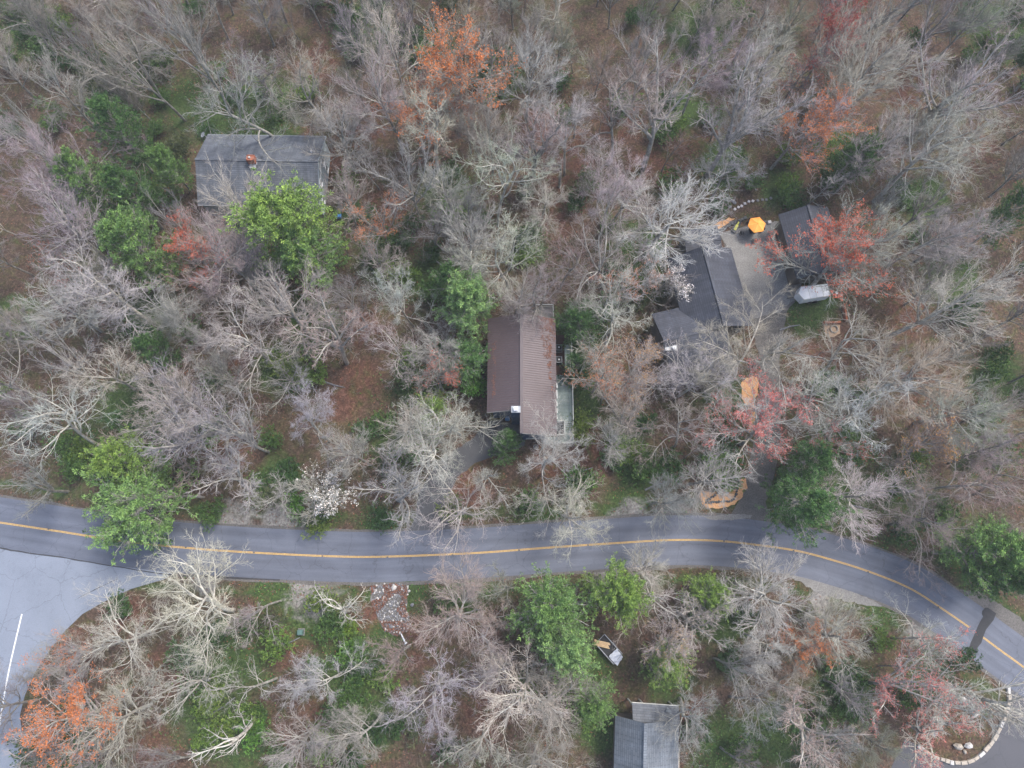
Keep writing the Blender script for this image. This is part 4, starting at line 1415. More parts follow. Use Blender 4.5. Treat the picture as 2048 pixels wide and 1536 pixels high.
grid = [[tq[0].lerp(tq[1], i / K).lerp(tq[3].lerp(tq[2], i / K), j / K) + Vector((r_.uniform(-.05, .05), r_.uniform(-.05, .05), .12 * math.sin(i * 1.9 + j) + r_.uniform(-.05, .07))) for j in range(K + 1)] for i in range(K + 1)]
for i in range(K):
    for j in range(K):
        q4 = [grid[i][j], grid[i + 1][j], grid[i + 1][j + 1], grid[i][j + 1]]
        mb.quad(q4 if (q4[1] - q4[0]).cross(q4[2] - q4[0]).z > 0 else q4[::-1])
tag(mb.obj('tarp', 'tarp'), 'crumpled pale tarp over the lower end of the open trailer', 'tarp')

# stone bed at the roadside: loose stones nobody could count, with a few larger ones
rr = random.Random(8)
mb = MB()
poly = np.array(ROCKBED)
lo, hi = poly.min(0), poly.max(0)
k = 0
while k < 620:
    x, y = rr.uniform(lo[0], hi[0]), rr.uniform(lo[1], hi[1])
    if inside(np.array([[x, y]]), ROCKBED)[0]:
        s_ = rr.uniform(.06, .17)
        mb.rock((x, y, s_ * .3), s_, .7, k, (1, rr.uniform(.6, 1)), rr.uniform(0, 3))
        k += 1
o = mb.obj('stones', 'stone_grey', None, 'stuff'); o['label'] = 'loose grey stones filling the roadside bed'
mb = MB()
k = 0
while k < 90:
    x, y = rr.uniform(lo[0], hi[0]), rr.uniform(lo[1], hi[1])
    if inside(np.array([[x, y]]), ROCKBED)[0]:
        mb.rock((x, y, .08), rr.uniform(.08, .15), .7, 2000 + k); k += 1
o = mb.obj('stones', 'stone_white', None, 'stuff'); o['label'] = 'white stones scattered through the roadside bed'
LP = []
while len(LP) < 1300:
    x, y = rr.uniform(lo[0] - .6, hi[0] + .6), rr.uniform(lo[1] - .6, hi[1])
    if noise.noise(Vector((x * .55, y * .55, 5))) > .1 or y < lo[1] + 1.8:
        if inside(np.array([[x, y]]), ROCKBED)[0]:
            LP.append((x, y, rr.uniform(.1, .2)))
o = scatter_quads('leaf_litter', 'litter', np.array(LP), .1, np.random.default_rng(6), None, 'stuff', .4); o['label'] = 'rusty leaves caught between the stones of the roadside bed'
sheet('stone_bed', rough_poly(ROCKBED, .15, .5, 33), .012, 'gravel_dark', 'dark gravelly bed of loose stones below the road')
for px, py, s_, mt, lb in ((787.7, 1175, .42, 'stone_white', 'largest white stone at the top of the roadside stone bed'), (752, 1181, .2, 'stone_white', 'white stone at the upper left of the roadside stone bed'),
                           (818, 1182, .22, 'stone_white', 'white stone at the upper right corner of the roadside stone bed'), (824, 1210, .3, 'stone_grey', 'grey boulder in the grass right of the roadside stone bed'),
                           (782, 1253, .32, 'stone_grey', 'grey blue boulder in the lower part of the stone bed')):
    p = at(px, py, s_ * .5)
    tag(MB().rock((p.x, p.y, s_ * .3), s_, .8, int(px), (1, .85), 1).obj('boulder', mt), lb, 'stone')
p0, p1 = at(801, 1265.6, .12), at(812, 1288, .3)
ps_ = thing('white_post', 'slender white post with a broad white foot lying below the stone bed', 'post', (p1.x, p1.y, 0))
MB().cyl(p0, p0.lerp(p1, .8), .05, .12, 10).obj('shaft', 'white', ps_)
MB().cyl(p0.lerp(p1, .78), p1, .1, .24, 10).obj('foot', 'white', ps_)
p = at(599.5, 1265, .7)
ub = thing('utility_box', 'squat teal utility box among the brush below the road', 'utility box', (p.x, p.y, 0))
MB().box((p.x, p.y, .04), (.85, .85, .1)).obj('pad', 'gravel', ub)
MB().box((p.x, p.y, .42), (.66, .6, .7), ch=.05).obj('cabinet', 'teal', ub)
MB().bar((p.x - .3, p.y - .31, .45), (p.x + .3, p.y - .31, .45), .02, .03).obj('lid_seam', 'dark', ub)

# long slatted frame with a blue box at its end, beside the left house
pa, pb = at(682, 392, .4), at(678, 432, .4)
sf = thing('slatted_frame', 'long dark slatted frame lying in the yard right of the grey roofed house', 'frame', ((pa.x + pb.x) / 2, (pa.y + pb.y) / 2, 0))
dd_ = (pb - pa).normalized(); pn = Vector((-dd_.y, dd_.x, 0))
for s_ in (-.28, .28):
    MB().bar(pa + pn * s_, pb + pn * s_, .07, .12).obj('rail', 'dark', sf)
L = (pb - pa).length
for k in range(int(L / .3)):
    q_ = pa + dd_ * (.15 + k * .3)
    MB().bar(q_ - pn * .3 + Vector((0, 0, .07)), q_ + pn * .3 + Vector((0, 0, .07)), .12, .03).obj('slat', 'stone_grey', sf)
for f in (.06, .94):
    for s_ in (-.26, .26):
        q_ = pa.lerp(pb, f) + pn * s_
        MB().box((q_.x, q_.y, .17), (.06, .06, .34)).obj('leg', 'dark', sf)
q_ = at(678, 434, .5)
tag(MB().box((q_.x, q_.y, .72), (.75, .5, .5), ch=.04).obj('storage_box', 'blue'), 'blue box on the lower end of the slatted frame', 'box')
for k, (px, py) in enumerate(((663, 345), (661.5, 364), (661, 380))):
    p = at(px, py, .4)
    g_ = thing('path_light', ('upper', 'middle', 'lower')[k] + ' small pale garden light along the right wall of the grey roofed house', 'garden light', (p.x, p.y, 0), 'garden lights along the wall')
    MB().cyl((p.x, p.y, 0), (p.x, p.y, .35), .02, .02, 6).obj('stake', 'black', g_)
    MB().cyl((p.x, p.y, .35), (p.x, p.y, .45), .1, .06, 10).obj('shade', 'stone_white', g_)

# dark stones edging the orange bed
ED = [[(1412, 1006), (1424, 1005), (1436, 1003.5), (1448, 1002.5), (1462, 1003)], [(1463, 1001), (1467, 996), (1471, 990), (1473, 982), (1474, 975), (1476, 968), (1479, 960)], [(1414, 1001), (1420, 997), (1430, 990), (1440, 983)],
      [(1458, 976), (1464, 975), (1469, 978)]]
eb = thing('stone_edging', 'crooked rows of dark stones edging the orange wood chip bed', 'stone edging', at(1450, 1000))
kk = 0
for run in ED:
    pl_ = smooth_line([a2(*q) for q in run], 6)
    d_ = np.concatenate([[0], np.cumsum(np.linalg.norm(np.diff(pl_, axis=0), axis=1))])
    for s_ in np.arange(0, d_[-1], .34):
        x, y = np.interp(s_, d_, pl_[:, 0]), np.interp(s_, d_, pl_[:, 1])
        MB().rock((x + rr.uniform(-.05, .05), y + rr.uniform(-.05, .05), .1), rr.uniform(.17, .25), .75, 100 + kk, (1, rr.uniform(.7, 1)), rr.uniform(0, 3)).obj('stone', 'stone_dark', eb)
        kk += 1
p = at(1455, 986, .2)
tag(MB().rock((p.x, p.y, .12), .26, .8, 61).obj('boulder', 'stone_white'), 'single pale stone inside the orange wood chip bed', 'stone')

# raised stone border round the bed at the bottom right
rb = thing('stone_border', 'curved border of pale cut stones round the bed at the bottom right', 'stone border', at(1930, 1520))
pl_ = smooth_line([a2(*q, .15) for q in ISLAND_RING], 8)
d_ = np.concatenate([[0], np.cumsum(np.linalg.norm(np.diff(pl_, axis=0), axis=1))])
s_ = 0
k = 0
while s_ < d_[-1]:
    w_ = rr.uniform(.5, 1.05)
    x, y = np.interp(s_ + w_ / 2, d_, pl_[:, 0]), np.interp(s_ + w_ / 2, d_, pl_[:, 1])
    x2, y2 = np.interp(s_ + w_ / 2 + .1, d_, pl_[:, 0]), np.interp(s_ + w_ / 2 + .1, d_, pl_[:, 1])
    MB().box((x + rr.uniform(-.05, .05), y + rr.uniform(-.05, .05), .15), (w_ - .07, rr.uniform(.36, .48), .3), rz=math.atan2(y2 - y, x2 - x) + rr.uniform(-.06, .06), ch=.05).obj('stone', 'stone' if k % 5 else 'stone_white', rb)
    s_ += w_; k += 1
for px, py, s_, mt, st, lb in ((1917, 1493, .62, 'stone', (1, .6), 'tan angular boulder in the bottom right bed'), (1938, 1492, .62, 'stone_white', (1, .6), 'white boulder right of the tan boulder in the bottom right bed'),
                               (1930, 1504, .3, 'stone', (.7, 1), 'small tan stone below the two boulders in the bottom right bed'), (1870, 1466, .55, 'stone_white', (1, .9), 'pinkish white boulder at the left of the bottom right bed'),
                               (1925, 1400, .6, 'stone_white', (1.1, .8), 'white boulder at the top of the bottom right bed'), (1952, 1430, .5, 'stone_white', (1.6, .35), 'long pale stone in the middle of the bottom right bed'),
                               (1942, 1443, .45, 'stone', (1.6, .35), 'long tan stone below the long pale one in the bottom right bed')):
    p = at(px, py, s_ * .4)
    tag(MB().rock((p.x, p.y, s_ * .25), s_, .75, int(px + py), st, rr.uniform(-.6, .6)).obj('boulder', mt), lb, 'boulder')
# round grey planter and lid by the deck of the brown roofed house
p = at(1072, 894, .4)
pt_ = thing('planter', 'round grey planter below the steps of the brown roofed house', 'planter', (p.x, p.y, 0))
MB().cyl((p.x, p.y, 0), (p.x, p.y, .45), .26, .34, 16, cap=True).obj('pot', 'stone_grey', pt_)
MB().cyl((p.x, p.y, .452), (p.x, p.y, .46), .28, .28, 16).obj('soil', 'stone_dark', pt_)
# landscape timbers between the drive and the lower right corner of the house
for k, (a, b) in enumerate((((1050, 873), (1082, 872)), ((1052, 877), (1078, 876)))):
    p, q_ = at(*a, .8), at(*b, .8)
    tag(MB().bar((p.x, p.y, .7), (q_.x, q_.y, .7), .16, .25).obj('railing_beam', 'rail'), ('upper' if k == 0 else 'lower') + ' pale beam below the south gable of the brown roofed house', 'beam')

# fallen branches and logs on the forest floor
LOGS = [(300, 900, 345, 925), (560, 1290, 600, 1275), (1150, 950, 1185, 935), (1210, 700, 1215, 650), (420, 1430, 470, 1395), (1700, 1010, 1745, 1020), (640, 760, 690, 775), (1290, 980, 1330, 965), (870, 520, 905, 540), (1560, 660, 1600, 650)]
for k, (x0_, y0_, x1_, y1_) in enumerate(LOGS):
    a, b = at(x0_, y0_, .15), at(x1_, y1_, .2)
    lg = MB()
    m_ = a.lerp(b, .5) + Vector((rr.uniform(-.2, .2), rr.uniform(-.2, .2), .05))
    lg.cyl(a, m_, .13, .1, 8).cyl(m_, b, .1, .05, 8).cyl(m_, m_ + Vector((rr.uniform(-.8, .8), rr.uniform(-.8, .8), .3)), .05, .02, 6)
    o = lg.obj('fallen_branch', 'stone_grey')
    o['category'] = 'fallen branch'
    LOG_OBJ = globals().setdefault('LOG_OBJ', [])
    LOG_OBJ.append((o, (x0_ + x1_) / 2, (y0_ + y1_) / 2))

# ------------------------------------------------------------------ trees
def unit(a):
    return a / np.maximum(np.linalg.norm(a, axis=-1, keepdims=True), 1e-9)


def grow(rng, p, d, L, r, nseg, gnarl, up, rend=0.35, wander=0.6):
    """polylines for many branches at once"""
    n = len(p)
    pts = np.zeros((n, nseg + 1, 3)); pts[:, 0] = p
    rad = r[:, None] * np.linspace(1, rend, nseg + 1)[None]
    d = d.copy()
    bend = rng.normal(0, 1, (n, 3))
    for s in range(nseg):
        bend = wander * bend + (1 - wander) * rng.normal(0, 1.6, (n, 3))
        d = unit(d + gnarl * bend + np.array([0, 0, up]))
        pts[:, s + 1] = pts[:, s] + d * (L / nseg)[:, None]
    return pts, rad


def sprout(rng, pts, rad, L, k, t0, t1, ang, angv, ratio, fall, rr=0.6, drop=0.0, rmin=0.006, flatten=0.0):
    """k children on every parent polyline"""
    n, S = pts.shape[0], pts.shape[1] - 1
    t = (np.arange(k)[None] + rng.random((n, k))) / k * (t1 - t0) + t0
    f = t * S
    i = np.minimum(f.astype(int), S - 1)
    w = (f - i)[..., None]
    row = np.arange(n)[:, None]
    a, b = pts[row, i], pts[row, i + 1]
    p = a * (1 - w) + b * w
    d = unit(b - a)
    pr = rad[row, i] * (1 - w[..., 0]) + rad[row, i + 1] * w[..., 0]
    helper = np.where(np.abs(d[..., 2:3]) > 0.95, np.array([1., 0, 0]), np.array([0, 0, 1.]))
    x = unit(np.cross(d, helper)); y = np.cross(d, x)
    az = rng.random((n, 1)) * 6.283 + np.arange(k)[None] * 2.4 + rng.normal(0, .5, (n, k))
    if flatten:
        az = np.where(rng.random((n, k)) < flatten, np.where(np.arange(k)[None] % 2 == 0, 0.0, np.pi) + rng.normal(0, .35, (n, k)), az)
    th = ang + angv * rng.normal(0, 1, (n, k))
    cd = d * np.cos(th)[..., None] + (x * np.cos(az)[..., None] + y * np.sin(az)[..., None]) * np.sin(th)[..., None]
    cl = L[:, None] * ratio * (1 - fall * t) * rng.uniform(0.7, 1.3, (n, k))
    cr = np.maximum(np.minimum(pr * rr, cl * 0.022), rmin)
    m = rng.random((n, k)) >= drop
    return p[m], cd[m], cl[m], cr[m], t[m]


class Tubes:
    def __init__(s):
        s.V, s.F4, s.F3, s.fine, s.n = [], [], [], [], 0

    def add(s, pts, rad, sides, fine, tip=False):
        n, S1, _ = pts.shape
        d = unit(pts[:, -1] - pts[:, 0])
        helper = np.where(np.abs(d[..., 2:3]) > 0.9, np.array([1., 0, 0]), np.array([0, 0, 1.]))
        x = unit(np.cross(d, helper)); y = np.cross(d, x)
        a = np.arange(sides) * 2 * np.pi / sides
        ring = x[:, None] * np.cos(a)[None, :, None] + y[:, None] * np.sin(a)[None, :, None]
        Q = S1 - 1 if tip else S1
        V = pts[:, :Q, None] + ring[:, None] * rad[:, :Q, None, None]
        idx = s.n + np.arange(n * Q * sides).reshape(n, Q, sides)
        if Q > 1:
            nx = np.roll(idx, -1, 2)
            s.F4.append(np.stack([idx[:, :-1], nx[:, :-1], nx[:, 1:], idx[:, 1:]], -1).reshape(-1, 4))
        s.V.append(V.reshape(-1, 3)); s.fine.append(np.full(n * Q * sides, fine))
        s.n += n * Q * sides
        if tip:
            ap = s.n + np.arange(n)
            last = idx[:, -1]
            s.F3.append(np.stack([last, np.roll(last, -1, 1), np.broadcast_to(ap[:, None], last.shape)], -1).reshape(-1, 3))
            s.V.append(pts[:, -1]); s.fine.append(np.full(n, fine)); s.n += n

    def mesh(s, name):
        F = ([np.concatenate(s.F4)] if s.F4 else []) + ([np.concatenate(s.F3)] if s.F3 else [])
        me = np_mesh(name, np.concatenate(s.V), F, 'bark', fine=np.concatenate(s.fine))
        me.polygons.foreach_set('use_smooth', np.ones(len(me.polygons), bool))
        return me


def bare_tree(seed, h, style, tips=1.0):
    """returns trunk mesh, branch mesh and the twig end points"""
    rng = np.random.default_rng(seed)
    tr, br = Tubes(), Tubes()
    one = np.ones(1)
    up0 = np.array([[rng.normal(0, .03), rng.normal(0, .03), 1.0]])
    if style == 'oak':          # forked, crooked, wide
        r0 = 0.0135 * h
        T, TR = grow(rng, np.array([[0, 0, -.4]]), unit(up0), one * h * rng.uniform(.5, .62), one * r0, 9, .05, .02, .6)
        L0 = np.array([h * .62])
        p, d, L, r, t = sprout(rng, T, TR, L0, 7, .5, 1.0, R(52), .2, .68, .2, .72)
        e = grow(rng, T[:, -1], unit(T[:, -1] - T[:, -2] + rng.normal(0, .25, (1, 3))), one * h * .33, TR[:, -1] * .9, 7, .16, .03, .3)
        l1 = [grow(rng, p, d, L, r, 8, .20, .05, .28), e]
        spec = [(7, .18, 1.0, 42, .25, .58, .35, .15), (6, .15, 1.0, 40, .28, .55, .3, .14), (6, .15, 1., 40, .3, .58, .25, .10), (6, .15, 1., 36, .3, .68, .2, .08)]
        upn = .04
    elif style == 'brush':      # dense rounded crown of fine straight twigs
        r0 = 0.012 * h
        T, TR = grow(rng, np.array([[0, 0, -.4]]), unit(up0), one * h * rng.uniform(.55, .7), one * r0, 9, .03, .02, .5)
        L0 = np.array([h * .6])
        p, d, L, r, t = sprout(rng, T, TR, L0, 13, .35, 1.0, R(44), .18, .62, .3, .6)
        e = grow(rng, T[:, -1], unit(T[:, -1] - T[:, -2]), one * h * .28, TR[:, -1] * .9, 6, .06, .03, .3)
        l1 = [grow(rng, p, d, L, r, 6, .07, .08, .25), e]
        spec = [(11, .15, 1.0, 32, .2, .48, .4, .06), (9, .1, 1.0, 30, .2, .5, .3, .05), (6, .15, 1., 28, .2, .6, .3, .05)]
        upn = .06
    elif style == 'vase':       # several ascending stems
        r0 = 0.014 * h
        T, TR = grow(rng, np.array([[0, 0, -.4]]), unit(up0), one * h * rng.uniform(.35, .5), one * r0, 8, .03, .02, .7)
        L0 = np.array([h * .72])
        p, d, L, r, t = sprout(rng, T, TR, L0, 6, .6, 1.0, R(27), .12, .85, .1, .75)
        e = grow(rng, T[:, -1], unit(T[:, -1] - T[:, -2]), one * h * .55, TR[:, -1] * .9, 8, .06, .05, .25)
        l1 = [grow(rng, p, d, L, r, 8, .08, .07, .22), e]
        spec = [(13, .2, 1.0, 35, .22, .30, .5, .09), (8, .12, 1.0, 34, .25, .5, .3, .08), (6, .15, 1., 32, .25, .58, .3, .06)]
        upn = .08
    elif style == 'snag':       # thick bare limbs, few twigs
        r0 = 0.017 * h
        T, TR = grow(rng, np.array([[0, 0, -.4]]), unit(up0), one * h * .6, one * r0, 9, .06, .02, .6)
        L0 = np.array([h * .6])
        p, d, L, r, t = sprout(rng, T, TR, L0, 7, .5, 1.0, R(50), .2, .6, .2, .7)
        l1 = [grow(rng, p, d, L, r, 8, .24, .03, .3)]
        spec = [(6, .25, 1.0, 45, .3, .42, .4, .2), (5, .3, 1.0, 42, .3, .42, .3, .16), (3, .3, 1., 40, .3, .5, .3, .1)]
        upn = .02
    else:                       # sapling: thin leader with light side branches
        r0 = 0.009 * h + .01
        T, TR = grow(rng, np.array([[0, 0, -.2]]), unit(up0), one * h, one * r0, 8, .05, .02, .2)
        L0 = np.array([h])
        p, d, L, r, t = sprout(rng, T, TR, L0, 12, .25, .98, R(48), .2, .42, .55, .6)
        l1 = [grow(rng, p, d, L, r, 4, .1, .07, .25)]
        spec = [(7, .15, 1.0, 38, .25, .42, .3, .08), (5, .1, 1.0, 36, .25, .5, .3, .07)]
        upn = .05
    tr.add(T, TR, 9, 0.0)
    P = []; RR = []; LL_ = []
    for q, w in l1:
        br.add(q, w, 6, 0.05)
    levels = [(q, w) for q, w in l1]
    ends = []
    nspec = len(spec)
    for li, (k, t0, t1, ang, angv, ratio, fall, gn) in enumerate(spec):
        nxt = []
        for q, w in levels:
            L = np.linalg.norm(np.diff(q, axis=1), axis=2).sum(1)
            kk = max(2, int(round(k * (tips if li >= 1 else 1))))
            rmin = (.035, .02, .012, .0085)[min(li, 3)] if style in ('oak', 'snag') else (.026, .015, .0095, .008)[min(li, 3)]
            p, d, L2, r, t = sprout(rng, q, w, L, kk, t0, t1, R(ang), angv, ratio, fall, .62, drop=.08, rmin=rmin, flatten=.3)
            last = li == nspec - 1
            ns = 4 if li == 0 else (3 if li == 1 else (2 if not last else 1))
            pp, ww = grow(rng, p, d, L2, r, ns, gn, upn * (1.4 if li else 1), .45)
            fine = (.25, .6, .85, 1.0)[min(li, 3)]
            br.add(pp, ww, 4 if li == 0 else 3, 1.0 if last else fine, tip=li >= 1)
            nxt.append((pp, ww))
            if last:
                ends.append(pp[:, -1]); ends.append((pp[:, -1] + pp[:, 0]) / 2)
        levels = nxt
    return tr.mesh('trunk'), br.mesh('branches'), np.concatenate(ends)


def leaf_faces(rng, C, out, size, width, n_each, spread, flat=0.5):
    """n_each faces round every centre C, pointing roughly along out"""
    m = len(C)
    n = m * n_each
    c = np.repeat(C, n_each, 0)
    o = np.repeat(out, n_each, 0)
    d = unit(o + rng.normal(0, spread, (n, 3)))
    side = unit(np.cross(d, rng.normal(0, 1, (n, 3)) * np.array([1, 1, flat]) + np.array([0, 0, .6])))
    s = size * rng.uniform(.6, 1.3, (n, 1)); w = width * rng.uniform(.7, 1.3, (n, 1))
    base = c + rng.normal(0, size * .35, (n, 3))
    V = np.stack([base - side * w * .4, base + d * s * .55 - side * w, base + d * s, base + d * s * .55 + side * w], 1)
    return V.reshape(-1, 3), np.arange(n * 4).reshape(n, 4)


def pine_tree(seed, h, rw, airy=0.0):
    """white pine: whorled limbs carrying tufts of needles"""
    rng = np.random.default_rng(seed)
    tr, br = Tubes(), Tubes()
    T, TR = grow(rng, np.array([[0, 0, -.4]]), np.array([[0, 0, 1.]]), np.ones(1) * (h + .2), np.ones(1) * .016 * h, 10, .02, .02, .12)
    tr.add(T, TR, 9, 0.0)
    p, d, L, r, t = sprout(rng, T, TR, np.array([1.0]), 70, .2, .985, R(72), .12, 1.0, 0, .5)
    prof = np.clip(np.where(t < .5, .75 + t * .5, 1.0 - ((t - .5) / .5) ** 1.7 * .82), .1, 1) * rng.uniform(.62, 1.18, len(t))
    L = rw * prof
    d = unit(d + np.array([0, 0, 1]) * (t[:, None] - .35) * .9)
    q, w = grow(rng, p, d, L, np.maximum(.03, L * .018), 5, .07, .07, .35)
    br.add(q, w, 4, .1)
    p2, d2, L2, r2, t2 = sprout(rng, q, w, L, 10, .25, 1.0, R(42), .2, .42, .35, .6, flatten=.75, drop=airy)
    q2, w2 = grow(rng, p2, d2, L2, r2, 3, .08, .1, .4)
    br.add(q2, w2, 3, .3, tip=True)
    C = []; O = []
    for f in (1, 2, 3):
        C.append(q2[:, f]); O.append(unit(q2[:, f] - q2[:, f - 1]) + np.array([0, 0, .55]))
    C.append(q[:, -1]); O.append(unit(q[:, -1] - q[:, -2]) + np.array([0, 0, .4]))
    C = np.concatenate(C); O = unit(np.concatenate(O))
    keep = rng.random(len(C)) < .92
    C, O = C[keep], O[keep]
    C = C + rng.normal(0, .10, C.shape)
    V, F = leaf_faces(rng, C, O, .30, .05, 17, .8)
    # new growth at the tuft is lighter: varies from tuft to tuft
    v = np.repeat(np.clip(rng.normal(.5, .22, len(C)), 0, 1), 17) + rng.normal(0, .12, len(C) * 17)
    me = np_mesh('needles', V, F, 'needle', vary=np.repeat(np.clip(v, 0, 1), 4))
    return tr.mesh('trunk'), br.mesh('branches'), me


def shrub(seed, rw, h, leaf=.15, wid=.042, n=300, each=12, mat='leaf'):
    """evergreen shrub: several leaning stems under an uneven leafy dome"""
    rng = np.random.default_rng(seed)
    tr = Tubes()
    k = 7
    az = rng.random(k) * 6.283
    d = unit(np.stack([np.cos(az) * .7, np.sin(az) * .7, np.ones(k)], 1))
    L = rng.uniform(.75, 1.1, k) * h
    q, w = grow(rng, np.zeros((k, 3)) + np.array([0, 0, -.1]), d, L, np.full(k, .04), 5, .14, .06, .4)
    tr.add(q, w, 4, .1)
    lobes = np.concatenate([q[:, -1], q[:, 3]]) * np.array([rw / h * .9, rw / h * .9, .92])
    per = n // len(lobes)
    c = np.repeat(lobes, per, 0)
    off = unit(rng.normal(0, 1, (len(c), 3)))
    off[:, 2] = np.abs(off[:, 2]) * .8
    C = c + off * rng.uniform(.35, 1.0, (len(c), 1)) * np.array([rw * .42, rw * .42, h * .28])
    O = unit(off + np.array([0, 0, .5]))
    V, F = leaf_faces(rng, C, O, leaf, wid, each, .8)
    v = np.repeat(np.clip(rng.normal(.45, .22, len(C)), 0, 1), each) + rng.normal(0, .12, len(C) * each)
    me = np_mesh('foliage', V, F, mat, vary=np.repeat(np.clip(v, 0, 1), 4))
    return tr.mesh('stems'), me


def bud_mesh(rng, P, frac, size, zmin=None):
    keep = rng.random(len(P)) < frac
    if zmin is not None:
        keep &= P[:, 2] > zmin
    P = P[keep]
    # buds cluster: some boughs flower more than others
    key = np.array([noise.noise(Vector(p) * .35) for p in P])
    P = P[key > -.12]
    n = len(P)
    V, F = leaf_faces(rng, P, unit(rng.normal(0, 1, (n, 3)) + np.array([0, 0, .6])), size, size * .38, 2, .9)
    return np_mesh('blossom', V, F, 'bud', vary=np.repeat(rng.random(len(F)), 4))


PROTO = {}


def proto(kind, variant):
    key = (kind, variant)
    if key in PROTO:
        return PROTO[key]
    sd = {'oak': 100, 'brush': 200, 'vase': 300, 'snag': 400, 'sapling': 500, 'maple': 600, 'maple_sparse': 650, 'dogwood': 700, 'pine': 800, 'shrub': 900, 'bud_brush': 950}[kind] + variant
    rng = np.random.default_rng(sd)
    if kind in ('oak', 'brush', 'vase', 'snag'):
        h = 20.0
        t, b, e = bare_tree(sd, h, kind, (1.0, 1.12, .9, 1.05)[variant % 4])
        r = [('trunk', t), ('branches', b)]
    elif kind == 'sapling':
        t, b, e = bare_tree(sd, 7.0, 'sapling')
        r = [('trunk', t), ('branches', b)]
    elif kind in ('maple', 'maple_sparse', 'bud_brush'):
        t, b, e = bare_tree(sd, 18.0, 'brush' if kind != 'maple_sparse' else 'vase', .92)
        fr = {'maple': .75, 'maple_sparse': .5, 'bud_brush': .2}[kind]
        r = [('trunk', t), ('branches', b), ('blossom', bud_mesh(rng, e, fr, .12, 8.0))]
    elif kind == 'dogwood':
        t, b, e = bare_tree(sd, 8.0, 'brush', .8)
        r = [('trunk', t), ('branches', b), ('blossom', bud_mesh(rng, e, .17, .09, 3.5))]
    elif kind == 'pine':
        t, b, f = pine_tree(sd, 18.0, 5.6, .1 * (variant % 2))
        r = [('trunk', t), ('branches', b), ('needles', f)]
    elif kind == 'shrub':
        t, f = shrub(sd, 2.1, 2.4 + .3 * (variant % 3))
        r = [('stems', t), ('foliage', f)]
    PROTO[key] = r
    return r


TREES = []          # (object, px, py, type words) for the labels


def plant(kind, variant, x, y, height, width_scale=1.0, tint=(.2, .16, .14), bud=None, lean=(0, 0), rot=None, name='tree', rng=RNG):
    base_h = {'sapling': 7.0, 'dogwood': 8.0, 'maple': 18.0, 'maple_sparse': 18.0, 'bud_brush': 18.0, 'pine': 18.0, 'shrub': 2.7}.get(kind, 20.0)
    s = height / base_h
    root = bpy.data.objects.new(name, None)
    root.empty_display_size = .5
    COL.objects.link(root)
    root.location = (x, y, -0.05)
    root.rotation_mode = 'ZYX'          # turn about the trunk first, then lean
    root.rotation_euler = (lean[0], lean[1], rng.random() * 6.283 if rot is None else rot)
    root.scale = (s * width_scale, s * width_scale, s)
    if kind == 'shrub':
        root.scale = (1.25 * width_scale, 1.25 * width_scale, s)
    for nm, me in proto(kind, variant):
        o = bpy.data.objects.new(nm, me)
        COL.objects.link(o)
        o.parent = root
        o.color = (*(bud if nm in ('blossom', 'needles', 'foliage') and bud else tint), 1)
    return root


GREY, PINK, LILAC, TAN, PALE, OLIVE = (.31, .285, .265), (.33, .255, .24), (.30, .275, .285), (.36, .31, .25), (.44, .42, .385), (.25, .26, .18)
ORANGE, REDO, RED_, GOLD, ROSE = (.5, .17, .055), (.44, .10, .055), (.36, .065, .055), (.5, .27, .08), (.46, .14, .125)
PG, PG2, PG3, PG4 = (.15, .265, .08), (.19, .3, .07), (.085, .175, .055), (.2, .33, .12)
